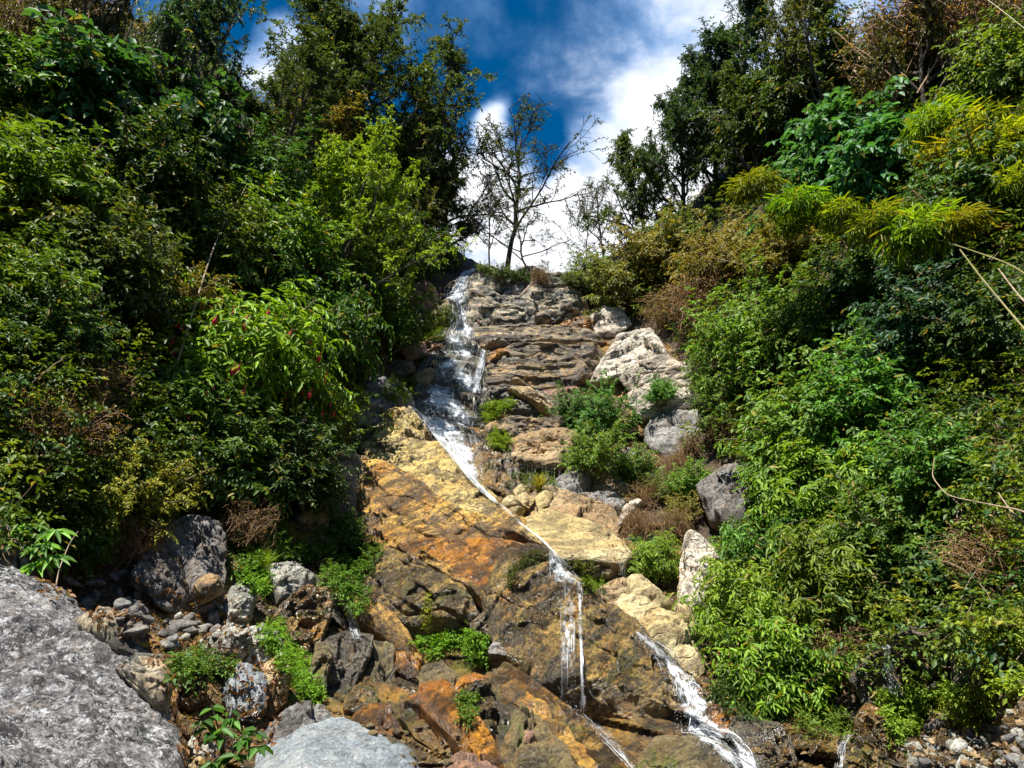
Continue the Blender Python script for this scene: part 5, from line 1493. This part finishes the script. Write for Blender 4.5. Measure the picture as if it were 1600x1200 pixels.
cane('pale broken stick at the right edge beside the ferns', [(1620, 830, 6.0), (1580, 800, 6.3), (1560, 770, 6.6)], 0.0099, 0.0060, 'palewood', 'bare_branch', 'branch', nodes=False)
cane('pale leaning trunk left of the bright sunlit tree', [(330, 395, 11.0), (352, 345, 11.8), (372, 315, 12.5), (385, 290, 13)], 0.0165, 0.0090, 'palewood', 'leaning_pole', 'dead tree', nodes=False)
cane('yellow dead stem standing beside the palmate plant', [(84, 935, 6.1), (92, 890, 6.3), (108, 850, 6.5), (122, 830, 6.6)], 0.0077, 0.0030, 'palewood', 'dead_stalk', 'stalk', nodes=False)
cane('grey dead branch sticking out near the top left corner', [(70, 85, 11.0), (88, 55, 11.4), (100, 25, 11.8)], 0.0165, 0.0100, 'palewood', 'bare_branch', 'branch', nodes=False)


# thin vines that nothing tells apart
def vines(n, poly, seed, label, group, mat='palewood', length=0.9, r=0.005):
    rg = np.random.default_rng(seed)
    for px, py in zip(*sample_px(rg, poly, n)):
        p, nn, d = surf(px, py)
        p = p + nn * rg.uniform(0.35, 0.6)
        dr = np.array([rg.normal(), rg.normal() * 0.4, rg.normal() * 0.8]); dr /= np.linalg.norm(dr)
        pts = [p]
        for i in range(12):
            dr = dr + rg.normal(scale=0.16, size=3) + np.array([0, 0, -0.05]); dr -= nn * (dr @ nn) * 0.5; dr /= np.linalg.norm(dr)
            pts.append(pts[-1] + dr * length * rg.uniform(0.7, 1.3) / 12)
        pts = np.array(pts)
        V, f = tubes([(pts, np.linspace(r, r * 0.5, len(pts)))], 4)
        o = put('vine', mesh_from('vine', V - p, f, M[mat]), loc=p)
        tag(o, label, 'vine', group)


vines(26, [(0, 400), (190, 400), (190, 640), (0, 640)], 1, 'thin pale bare vine in the tangle at the far left', 'pale vines tangled at the far left')
vines(16, [(1380, 380), (1600, 400), (1600, 560), (1400, 520)], 2, 'thin pale bare twig hanging in the dark hollow at right', 'pale twigs in the dark hollow at right')
vines(16, [(0, 0), (150, 0), (170, 160), (0, 160)], 3, 'thin grey twig in the top left tangle', 'grey twigs at the top left')
vines(12, [(1230, 60), (1370, 60), (1370, 150), (1250, 150)], 4, 'curling pale twig under the olive mossy tree', 'curling twigs under the olive tree')
vines(14, [(1450, 850), (1600, 850), (1600, 1000), (1450, 980)], 5, 'dry straw-coloured stem over the right-hand wet bank', 'straw stems over the right-hand bank', 'palewood', 0.7)
vines(10, [(300, 300), (380, 300), (380, 400), (280, 400)], 6, 'thin pale root hanging in the dark hollow on the left', 'pale roots in the left hollow')


# ------------------------------------------------------------------ moss and small-leaved mats on rocks
def mat_patch(name, label, poly, n, color, L=0.022, thick=0.05, nl=6, catg='moss', mat='moss', seed=None):
    rg = np.random.default_rng(seed if seed is not None else int(sum(poly[0])))
    px, py = sample_px(rg, poly, int(n * 1.5))
    ok = fbm(np.stack([px * 0.05, py * 0.05, px * 0 + 1.7], -1), 3) > -0.32
    P, N = [], []
    for a, b in zip(px[ok][:n], py[ok][:n]):
        p, nn, d = surf(a, b)
        P.append(p + nn * thick * rg.uniform(-0.2, 1.0)); N.append(nn)
    P, N = np.array(P), np.array(N)
    D = N * 0.7 + rg.normal(scale=0.5, size=P.shape) + np.array([0, 0, 0.35])
    Ls = L * rg.uniform(0.7, 1.4, len(P))
    V, f = twigs(rg, P, D, Ls * 2.6, nl, Ls, 0.5, False, 0.35)
    base = P.mean(0); base[2] = P[:, 2].min()
    o = put(name, mesh_from(name, V - base, f, M[mat], smooth=False), loc=base, color=color)
    tag(o, label, catg)
    return o


MOSS = (0.16, 0.26, 0.012); FRESH = (0.13, 0.27, 0.015)
for a in [
    ('moss_patch', 'bright green mat of small plants at the foot of the ochre face', [(642, 1005), (660, 990), (700, 984), (740, 980), (764, 1010), (762, 1026), (735, 1034), (722, 1014), (704, 1012), (690, 1026), (660, 1024)], 1500, FRESH, 0.028, 0.10),
    ('moss_patch', 'yellow moss stain running down the ochre face', [(664, 930), (676, 920), (676, 980), (660, 985), (658, 960)], 160, (0.3, 0.34, 0.02), 0.014, 0.015),
    ('moss_patch', 'glowing green moss clump right of the wide fall, upper one', [(750, 640), (760, 628), (800, 622), (808, 632), (780, 644), (764, 662), (750, 658)], 700, MOSS, 0.035, 0.12),
    ('moss_patch', 'glowing green moss clump right of the fall, lower one', [(766, 690), (774, 668), (790, 676), (798, 690), (788, 700), (768, 696)], 500, MOSS, 0.035, 0.12),
    ('moss_patch', 'moss on the lump left of the narrow top fall', [(648, 500), (676, 480), (710, 476), (712, 505), (700, 518), (664, 516)], 700, (0.09, 0.14, 0.012), 0.03, 0.08),
    ('moss_patch', 'green ferny moss under the moss-covered lump', [(630, 520), (690, 516), (690, 530), (650, 536), (628, 532)], 450, (0.09, 0.17, 0.015), 0.035, 0.12),
    ('moss_patch', 'green moss hanging left of the wide fall', [(610, 590), (650, 585), (655, 610), (620, 630), (600, 615)], 500, (0.09, 0.16, 0.014), 0.04, 0.15),
    ('moss_patch', 'green band of leafy moss down the left of the black wet face', [(412, 975), (440, 968), (456, 1000), (474, 1020), (490, 1060), (508, 1098), (480, 1100), (450, 1070), (432, 1030), (410, 1000)], 1300, FRESH, 0.026, 0.10),
    ('moss_patch', 'green ferns and moss above the dark green wet slab', [(500, 900), (530, 870), (562, 880), (572, 930), (580, 960), (556, 944), (524, 915)], 900, (0.08, 0.17, 0.014), 0.035, 0.15),
    ('moss_patch', 'leafy green mat between the tan upright rock and grey slabs', [(350, 860), (380, 830), (430, 820), (470, 850), (520, 860), (500, 890), (440, 872), (410, 900), (372, 915)], 1300, (0.085, 0.18, 0.015), 0.04, 0.2),
    ('moss_patch', 'bright green cushion left of the pale cracked block', [(372, 905), (400, 885), (425, 890), (428, 925), (400, 930)], 600, FRESH, 0.035, 0.12),
    ('moss_patch', 'low green plants among the dead leaves by the boulder', [(262, 1040), (300, 1018), (360, 1020), (380, 1045), (330, 1060), (270, 1070)], 450, (0.07, 0.14, 0.015), 0.035, 0.1),
    ('moss_patch', 'moss below the dripping underside of the pale slab', [(908, 905), (940, 902), (945, 918), (925, 928), (910, 918)], 260, (0.11, 0.18, 0.012), 0.03, 0.08),
    ('moss_patch', 'green moss along the dark underside of the pale slab', [(890, 875), (930, 878), (930, 890), (905, 895)], 160, (0.12, 0.15, 0.015), 0.02, 0.03),
    ('moss_patch', 'dark moss hanging under the lower right bushes', [(1130, 1060), (1180, 1080), (1230, 1110), (1230, 1130), (1150, 1120), (1110, 1095)], 800, (0.04, 0.08, 0.012), 0.035, 0.12),
    ('moss_patch', 'lime green mat of plants over the lower right rubble', [(1360, 1085), (1420, 1070), (1500, 1068), (1520, 1090), (1450, 1110), (1440, 1150), (1390, 1165), (1380, 1120)], 1500, (0.15, 0.25, 0.015), 0.03, 0.10),
    ('moss_patch', 'yellow-green low plants along the foot of the dark right-hand bank', [(1500, 1075), (1545, 1080), (1560, 1110), (1530, 1150), (1480, 1130), (1490, 1095)], 500, (0.17, 0.22, 0.015), 0.032, 0.12),
    ('moss_patch', 'green weeds under the lowest bright shrub beside the tiny spout', [(1240, 1110), (1330, 1120), (1340, 1150), (1290, 1160), (1240, 1140)], 500, (0.09, 0.15, 0.014), 0.032, 0.12),
    ('moss_patch', 'small lime plants at the right edge by the mossy rock', [(1545, 1070), (1600, 1030), (1600, 1060), (1560, 1085)], 350, LIME, 0.04, 0.15),
    ('moss_patch', 'dark green moss in the cleft beside the overhanging corner', [(785, 900), (820, 868), (848, 862), (852, 876), (820, 890), (795, 920)], 350, (0.06, 0.085, 0.012), 0.02, 0.04),
    ('moss_patch', 'green tuft on the grey and gold boulder', [(715, 1085), (745, 1078), (742, 1130), (722, 1125)], 250, (0.09, 0.17, 0.015), 0.025, 0.06),
    ('moss_patch', 'green moss left of the big slabs, in the crevice', [(556, 860), (585, 840), (600, 865), (580, 890), (562, 920)], 450, (0.07, 0.15, 0.014), 0.035, 0.12),
    ('moss_patch', 'grass and moss on the drip-fed recess behind the yellow tuft', [(800, 735), (870, 738), (868, 764), (822, 764)], 350, (0.07, 0.12, 0.015), 0.035, 0.1),
]:
    mat_patch(*a)


def litter(label, poly, n, color, seed):
    rg = np.random.default_rng(seed)
    P, A, N = [], [], []
    for a, b in zip(*sample_px(rg, poly, n)):
        p, nn, d = surf(a, b)
        P.append(p + nn * 0.012); A.append(np.cross(nn, rg.normal(size=3)) + nn * 0.15); N.append(nn + rg.normal(scale=0.35, size=3))
    L = rg.uniform(0.025, 0.07, n)
    V, f = leaves(np.array(P), np.array(A), np.array(N), L, L * 0.5, True, 0.2)
    o = put('leaf_litter', mesh_from('leaf_litter', V, f, M['leaf'], smooth=False), color=color)
    tag(o, label, 'dead leaves', kind='stuff')


litter('brown dead leaves lying among the left-hand rubble', [(60, 860), (220, 900), (360, 940), (440, 1000), (450, 1100), (420, 1180), (280, 1190), (250, 1040), (180, 980), (60, 930)], 1500, (0.17, 0.085, 0.035), 1)
litter('tan dead leaves lying on the lower right rubble', [(1180, 1140), (1400, 1100), (1600, 1080), (1600, 1200), (1200, 1200)], 700, (0.16, 0.11, 0.045), 2)
litter('dead leaves caught on the ledges of the central rocks', [(900, 760), (1060, 700), (1090, 800), (1060, 940), (960, 860)], 500, (0.22, 0.13, 0.05), 3)

# ------------------------------------------------------------------ foreground seedlings
def seedling(label, base, tops, color, leaf, ratio=0.5, nl=7, star=False, name='seedling'):
    b = at(*base)
    rg = np.random.default_rng(int(base[0]))
    root = empty(name, b)
    paths, parts = [], []
    for (px, py, dd) in tops:
        tp = at(px, py, dd) - b
        mid = tp * 0.5 + np.array([0, 0, 0.08]) + rg.normal(scale=0.02, size=3)
        t = np.linspace(0, 1, 7)[:, None]
        pts = 2 * t * (1 - t) * mid + t ** 2 * tp
        paths.append((pts, np.linspace(0.007, 0.003, 7)))
        if star:
            a = np.arange(8) / 8 * 2 * math.pi
            A = np.stack([np.cos(a), np.sin(a) * 0.6 - 0.3, np.full(8, -0.25) + 0.3 * np.sin(a)], -1)
            parts.append(leaves(np.repeat(tp[None], 8, 0), A, np.tile([0, -0.5, 0.85], (8, 1)), np.full(8, leaf), np.full(8, leaf * 0.28), True, 0.3))
        else:
            n = nl
            a = rg.uniform(0, 6.28, n)
            A = np.stack([np.cos(a), np.sin(a) - 0.2, rg.uniform(-0.4, 0.1, n)], -1)
            P = pts[-1][None] * rg.uniform(0.72, 1.0, (n, 1))
            L = leaf * rg.uniform(0.6, 1.1, n)
            parts.append(leaves(P, A, np.tile([0, -0.35, 0.9], (n, 1)), L, L * ratio, True, 0.35))
    V, f = cat(parts)
    put('foliage', mesh_from('seedling_foliage', V, f, M['leaf'], smooth=False), root, color=color)
    Vs, fs = tubes(paths, 5)
    put('stem', mesh_from('seedling_stem', Vs, fs, M['stem']), root)
    tag(root, label, 'plant')


seedling('green seedling with broad leaves in front of the slate-blue rock', (352, 1195, 4.6), [(330, 1100, 4.55), (360, 1108, 4.5), (318, 1125, 4.5), (345, 1140, 4.4), (385, 1150, 4.4), (410, 1165, 4.4), (370, 1180, 4.3), (330, 1192, 4.3), (402, 1140, 4.5)], (0.06, 0.15, 0.02), 0.11, 0.45, 9)
seedling('plant with starry palmate leaves above the lichen boulder', (80, 905, 5.9), [(45, 820, 6.0), (88, 828, 5.9), (66, 850, 5.8), (85, 868, 5.8), (30, 835, 6.0), (60, 880, 5.8)], (0.11, 0.26, 0.02), 0.17, star=True, name='palmate_plant')


# ------------------------------------------------------------------ loose stones
def scatter(poly, n, meshes, smin, smax, label, group, seed, name='loose_stone'):
    rg = np.random.default_rng(seed)
    for px, py in zip(*sample_px(rg, poly, n)):
        p, nn, d = surf(px, py)
        o = put(name, meshes[rg.integers(len(meshes))], loc=p - nn * 0.01)
        s = rg.uniform(smin, smax) ** 1.0 * d / F
        o.scale = (s, s, s * 0.8)
        o.rotation_euler = (rg.uniform(-0.5, 0.5), rg.uniform(-0.5, 0.5), rg.uniform(0, 6.28))
        tag(o, label, 'stone', group)


st_w = stone_meshes('pale', 'whiteblock', 4, 300); st_t = stone_meshes('tan', 'tan', 4, 320); st_g = stone_meshes('grey', 'grey', 4, 340); st_o = stone_meshes('gold', 'mossrock', 3, 360)
st_b = stone_meshes('brown', 'brown', 4, 380)
scatter([(1400, 1115), (1570, 1095), (1600, 1120), (1600, 1200), (1400, 1200)], 60, st_t, 4, 12, 'small tan stone in the rubble at the lower right', 'tan rubble at the lower right', 1)
scatter([(1390, 1110), (1600, 1100), (1600, 1200), (1390, 1200)], 26, st_b, 5, 15, 'small brown stone in the rubble at the lower right', 'brown rubble at the lower right', 8)
scatter([(1390, 1110), (1600, 1100), (1600, 1200), (1390, 1200)], 40, st_g, 5, 15, 'small grey stone in the rubble at the lower right', 'grey rubble at the lower right', 9)
scatter([(1390, 1130), (1600, 1110), (1600, 1200), (1390, 1200)], 40, st_w, 5, 17, 'small pale stone in the rubble at the lower right', 'pale rubble at the lower right', 2)
scatter([(1180, 1150), (1400, 1160), (1400, 1200), (1180, 1200)], 40, st_b, 4, 13, 'small brown stone along the bottom edge right of the cascade', 'stones right of the cascade', 3)
scatter([(90, 880), (220, 900), (330, 950), (350, 990), (260, 1020), (180, 970), (90, 940)], 55, st_g, 6, 19, 'small grey stone in the scree above the lichen boulder', 'grey scree stones', 4)
scatter([(230, 960), (340, 950), (440, 990), (450, 1040), (330, 1040)], 45, st_w, 4, 13, 'small pale stone among dead leaves left of the mossy band', 'pale stones among dead leaves', 5)
scatter([(560, 1130), (720, 1150), (720, 1200), (650, 1200), (570, 1150)], 35, st_o, 4, 11, 'little mossy stone right of the blue-grey boulder', 'mossy stones by the boulder', 6)
scatter([(270, 1090), (350, 1110), (420, 1130), (400, 1200), (300, 1200), (275, 1150)], 40, st_b, 4, 12, 'small brown stone round the seedling', 'stones round the seedling', 7)

# ------------------------------------------------------------------ water
def water_materials():
    m, k = new_mat('white_water')
    b = k.n('ShaderNodeBsdfPrincipled', i={'Base Color': (0.86, 0.90, 0.95, 1), 'Roughness': 0.25, 'Specular IOR Level': 0.5})
    t = k.n('ShaderNodeBsdfTranslucent', i={'Color': (0.85, 0.9, 0.95, 1)})
    a = k.n('ShaderNodeMixShader', i={0: 0.35, 1: b.outputs[0], 2: t.outputs[0]})
    tr = k.n('ShaderNodeBsdfTransparent')
    mx = k.n('ShaderNodeMixShader', i={0: 0.30, 1: a.outputs[0], 2: tr.outputs[0]})
    k.n('ShaderNodeOutputMaterial', i={0: mx.outputs[0]})
    M['white'+'_water'] = m
    m, k = new_mat('thin_water_veil')
    uv = k.n('ShaderNodeUVMap').outputs[0]                      # metres across and down the flow
    den = k.n('ShaderNodeAttribute', attribute_name='flow_amount').outputs['Fac']
    wv = k.n('ShaderNodeTexNoise', i={'Vector': uv, 'Scale': 2.2, 'Detail': 4.0})
    off = k.vmath('SCALE', k.vmath('SUBTRACT', wv.outputs[1], (0.5, 0.5, 0.5)).outputs[0])
    off.inputs[3].default_value = 0.55
    w = k.vmath('ADD', uv, off.outputs[0]).outputs[0]
    s1 = k.vmath('MULTIPLY', w, (5.0, 1.5, 1.0)).outputs[0]
    s2 = k.vmath('MULTIPLY', w, (13.0, 4.5, 1.0)).outputs[0]
    s3 = k.vmath('MULTIPLY', w, (42.0, 17.0, 1.0)).outputs[0]
    def ridge(v, a):
        n = k.noise(v, 1.0, 3.0, 0.6)
        return k.remap(k.math('ABSOLUTE', k.math('SUBTRACT', n, 0.5)), 0.0, a, 1.0, 0.0)
    r1, r2 = ridge(s1, 0.10), ridge(s2, 0.11)
    n3 = k.noise(s3, 1.0, 4.0, 0.7)
    big = k.noise(k.vmath('MULTIPLY', w, (1.1, 1.6, 1.0)).outputs[0], 1.0, 4.0, 0.6)
    v = k.math('ADD', k.math('MULTIPLY', r1, 0.55), k.math('MULTIPLY', r2, 0.5))
    v = k.math('ADD', v, k.math('MULTIPLY', k.remap(n3, 0.42, 0.62), 0.45))
    v = k.math('MULTIPLY', v, k.remap(big, 0.30, 0.62, 0.25, 1.25))
    v = k.math('ADD', v, 0.14)
    al = k.remap(k.math('MULTIPLY', v, den), 0.12, 0.95, 0.0, 0.92)
    b = k.n('ShaderNodeBsdfPrincipled', i={'Base Color': (0.84, 0.89, 0.95, 1), 'Roughness': 0.3})
    t = k.n('ShaderNodeBsdfTranslucent', i={'Color': (0.85, 0.9, 0.95, 1)})
    a = k.n('ShaderNodeMixShader', i={0: 0.35, 1: b.outputs[0], 2: t.outputs[0]})
    tr = k.n('ShaderNodeBsdfTransparent')
    mx = k.n('ShaderNodeMixShader', i={0: al, 1: tr.outputs[0], 2: a.outputs[0]})
    k.n('ShaderNodeOutputMaterial', i={0: mx.outputs[0]})
    M['veil'] = m


water_materials()


def interp_edge(e, t):
    e = np.array(e, float)
    return np.interp(t, np.linspace(0, 1, len(e)), e[:, 0]), np.interp(t, np.linspace(0, 1, len(e)), e[:, 1])


def surf_line(px, py, lift):
    """points just in front of the rock along a pixel path; never sinking behind what is above (water falls free of hollows)"""
    out = []
    for a, b in zip(px, py):
        p, n, d = surf(a, b)
        out.append(d)
    d = np.array(out)
    for _ in range(3):
        dm = np.minimum(d, np.r_[d[1:], d[-1]] + 0.35)
        d = np.minimum(dm, np.r_[d[0], (d[:-1] + d[1:]) / 2][:len(d)] + 0.15)
    return at(px, py, d - lift)


def fall(label, left, right, n_strands, n_drops, veil=True, seed=1, r=0.007, seglen=(0.10, 0.45), lift=0.07, drop_r=0.008, spread=0.0, nv=44, nu=18, wob=0.02, name='waterfall', topbias=1.0, dens=1.0, profile=None):
    rg = np.random.default_rng(seed)
    lx, ly = interp_edge(left, np.array([0.0])); p0, _, d0 = surf(float(lx[0]), float(ly[0]))
    lx, ly = interp_edge(left, np.array([1.0])); p1, _, d1 = surf(float(lx[0]), float(ly[0]))
    root = empty(name, p1)
    off = np.array(root.location)
    if veil:
        t = np.linspace(0, 1, nv); u = np.linspace(0, 1, nu)
        ax, ay = interp_edge(left, t); bx, by = interp_edge(right, t)
        rows = []
        for j in range(nu):
            rows.append(surf_line(ax + (bx - ax) * u[j], ay + (by - ay) * u[j], lift * 0.5))
        V = np.stack(rows, 1).reshape(-1, 3)          # (nv, nu)
        G3 = V.reshape(nv, nu, 3)
        wid = np.linalg.norm(G3[:, -1] - G3[:, 0], axis=1).mean()
        lng = np.linalg.norm(np.diff(G3[:, nu // 2], axis=0), axis=1).sum()
        uv = np.stack([np.tile(u, nv) * wid + seed * 3.1, np.repeat(t, nu) * lng], -1)
        i = np.arange(nv - 1)[:, None] * nu + np.arange(nu - 1)[None]
        q = np.stack([i, i + 1, i + nu + 1, i + nu], -1).reshape(-1, 4)
        me = mesh_from('veil', V - off, q, M['veil'], uv=uv)
        uu, tt = np.tile(u, nv), np.repeat(t, nu)
        rag = 0.10 * fbm(np.stack([tt * 14, uu * 0, uu * 0 + seed], -1), 3, 0.6, seed)
        den = smooth01(uu + 2 * rag - 0.05, 0.0, 0.3) * smooth01(1 - uu + 2 * rag - 0.05, 0.0, 0.3) * smooth01(1 - tt, 0, 0.04) * dens
        if profile is not None:
            den = den * profile(uu, tt)
        at_ = me.attributes.new('flow_amount', 'FLOAT', 'POINT')
        at_.data.foreach_set('value', den.astype(np.float32))
        o = put('veil', me, root)
    paths = []
    for s in range(n_strands):
        u = rg.beta(1.2, 1.2); t0 = rg.uniform(0, 0.92) ** topbias; t1 = min(1.0, t0 + rg.uniform(*seglen))
        k = max(5, int((t1 - t0) * 45))
        t = np.linspace(t0, t1, k)
        ax, ay = interp_edge(left, t); bx, by = interp_edge(right, t)
        uu = np.clip(u + np.cumsum(rg.normal(scale=wob, size=k)), 0, 1)
        P = surf_line(ax + (bx - ax) * uu, ay + (by - ay) * uu, lift * rg.uniform(0.6, 1.6))
        for _ in range(2):
            P[1:-1] = (P[:-2] + 2 * P[1:-1] + P[2:]) / 4
        rr = 0.55 * r * rg.uniform(0.3, 1.25) * np.sin(np.linspace(0.15, math.pi - 0.1, k)) ** 0.7 * rg.uniform(0.5, 1.3, k)
        paths.append((P, rr))
    V, f = tubes(paths, 4)
    o = put('strands', mesh_from('strands', V - off, f, M['white_water']), root)
    tag(o, kind='stuff')
    if n_drops:
        t = rg.uniform(0, 1, n_drops); u = rg.uniform(-spread, 1 + spread, n_drops)
        ax, ay = interp_edge(left, t); bx, by = interp_edge(right, t)
        C = np.array([surf(a, b)[2] for a, b in zip(ax + (bx - ax) * u, ay + (by - ay) * u)])
        C = at(ax + (bx - ax) * u, ay + (by - ay) * u, C - rg.uniform(0.03, 0.35, n_drops))
        R = drop_r * 0.5 * rg.uniform(0.3, 1.2, n_drops)[:, None, None]
        octa = np.array([(1, 0, 0), (-1, 0, 0), (0, 1, 0), (0, -1, 0), (0, 0, 1.8), (0, 0, -1.4)])
        V = (C[:, None] + octa[None] * R).reshape(-1, 3)
        fo = np.array([(0, 2, 4), (2, 1, 4), (1, 3, 4), (3, 0, 4), (2, 0, 5), (1, 2, 5), (3, 1, 5), (0, 3, 5)])
        f = (np.arange(n_drops)[:, None, None] * 6 + fo[None]).reshape(-1, 3)
        o = put('spray', mesh_from('spray', V - off, f, M['white_water']), root)
        tag(o, kind='stuff')
    tag(root, label, 'waterfall')
    return root


def main_profile(u, t):
    steps = 0.75 + 0.5 * np.cos(t * 34 + 2.2 * np.sin(u * 5)) * (t < 0.75)
    return np.clip(steps, 0.35, 1.3) * (0.75 + 0.5 * np.exp(-((u - 0.12 - 0.2 * (t > 0.6)) / 0.3) ** 2) * (t > 0.5)) * np.where(t < 0.18, 1.25, 1.0)


fall('narrow curving jet at the very top of the waterfall', [(738, 418), (720, 426), (710, 442), (704, 458), (684, 466)], [(746, 421), (734, 429), (729, 445), (730, 460), (730, 470)], 70, 350, seed=1, r=0.016, lift=0.15, drop_r=0.012, spread=0.3, dens=1.15)
fall('short misty drop below the curving jet', [(702, 462), (706, 480), (706, 500), (700, 518)], [(730, 462), (731, 480), (734, 500), (742, 518)], 50, 350, seed=2, r=0.010, lift=0.15, drop_r=0.010, spread=0.2, dens=0.95)
fall('wide white veil of the main waterfall spreading over dark ledges', [(698, 512), (684, 540), (668, 570), (650, 600), (634, 636), (662, 662), (698, 700), (735, 752)], [(742, 512), (746, 540), (758, 560), (756, 600), (752, 650), (750, 690), (750, 720), (756, 752)], 70, 2600, seed=3, r=0.008, lift=0.14, drop_r=0.010, nv=110, nu=48, wob=0.05, seglen=(0.02, 0.12), spread=0.05, profile=main_profile, dens=1.05)
fall('side rivulet splashing beside the right border of the main veil', [(752, 545), (748, 565), (740, 590), (736, 615)], [(760, 545), (758, 565), (752, 590), (750, 615)], 40, 260, seed=21, r=0.010, lift=0.2, drop_r=0.010, dens=0.85, wob=0.08)
fall('bright rush of water sliding down the edge of the yellow slab', [(640, 634), (662, 660), (692, 698), (722, 735), (752, 768), (774, 786)], [(654, 642), (688, 668), (712, 700), (736, 736), (758, 766), (777, 783)], 60, 700, seed=4, r=0.012, lift=0.12, drop_r=0.011, spread=0.25, dens=1.1, wob=0.05)
fall('shallow film of water linking the main rush and the lower thread', [(768, 780), (790, 800), (812, 820), (834, 834)], [(778, 782), (800, 801), (822, 822), (840, 836)], 16, 60, seed=31, r=0.005, lift=0.08, dens=0.5)
fall('thin water line between the slabs above the lower cascade', [(832, 833), (846, 845), (860, 859)], [(837, 833), (853, 847), (868, 862)], 40, 40, seed=5, r=0.008, lift=0.12, dens=0.9)
fall('small fan of white water under the pale slab', [(859, 860), (859, 880), (860, 908)], [(868, 861), (888, 884), (912, 914)], 40, 400, seed=6, r=0.007, lift=0.14, drop_r=0.007, spread=0.1, wob=0.05, dens=0.85)
fall('thin trickles falling down the speckled brown face', [(868, 906), (872, 960), (872, 1020), (872, 1092)], [(902, 912), (904, 960), (904, 1020), (906, 1100)], 12, 300, dens=0.42, seed=7, r=0.006, lift=0.12, seglen=(0.06, 0.35), drop_r=0.005, wob=0.004)
fall('long single thread of water on the speckled brown face', [(900, 910), (903, 960), (906, 1040), (908, 1110)], [(909, 912), (911, 960), (913, 1040), (917, 1110)], 8, 160, dens=0.95, seed=8, r=0.007, lift=0.14, seglen=(0.1, 0.5), drop_r=0.006, wob=0.02)
fall('white cascade tumbling to the bottom right of the rocks', [(992, 986), (1010, 1012), (1030, 1042), (1048, 1078), (1058, 1112), (1062, 1142), (1096, 1164), (1136, 1192), (1156, 1225)], [(998, 988), (1036, 1008), (1070, 1034), (1096, 1064), (1110, 1098), (1128, 1128), (1166, 1153), (1186, 1188), (1196, 1225)], 40, 1300, seed=9, r=0.010, lift=0.12, drop_r=0.0065, spread=0.12, nv=90, nu=34, wob=0.09, seglen=(0.02, 0.12), dens=0.95)
fall('drips along the edge of the golden overhanging ledge', [(796, 722), (797, 745), (798, 762)], [(880, 728), (880, 745), (880, 760)], 34, 260, veil=False, seed=10, r=0.0035, lift=0.5, seglen=(0.1, 0.5), drop_r=0.006, wob=0.001)
fall('drips falling from the right tip of the pale slab', [(966, 876), (966, 900)], [(980, 872), (980, 900)], 10, 60, veil=False, seed=11, r=0.0035, lift=0.3, seglen=(0.2, 0.7), drop_r=0.006, wob=0.001)
fall('little spout running out of the dark right-hand bank', [(1376, 1008), (1378, 1040), (1386, 1070), (1388, 1088)], [(1390, 1008), (1396, 1040), (1406, 1070), (1410, 1088)], 40, 120, seed=12, r=0.006, lift=0.10, dens=0.8)
fall('tiny spout over a stone at the bottom, right of the cascade', [(1322, 1146), (1310, 1165), (1304, 1200)], [(1334, 1148), (1322, 1165), (1318, 1200)], 30, 80, seed=13, r=0.005, lift=0.08, dens=0.8)
fall('trickle on the dark green wet slab', [(522, 926), (538, 950), (544, 975), (550, 1000)], [(529, 926), (548, 950), (558, 975), (566, 1000)], 24, 120, seed=14, r=0.0045, lift=0.08, dens=0.6)
fall('thin film of water on the long dark wet slab', [(876, 1092), (900, 1116), (940, 1156), (985, 1205)], [(912, 1108), (930, 1124), (965, 1156), (1000, 1205)], 8, 100, seed=15, r=0.005, lift=0.06, dens=0.36)
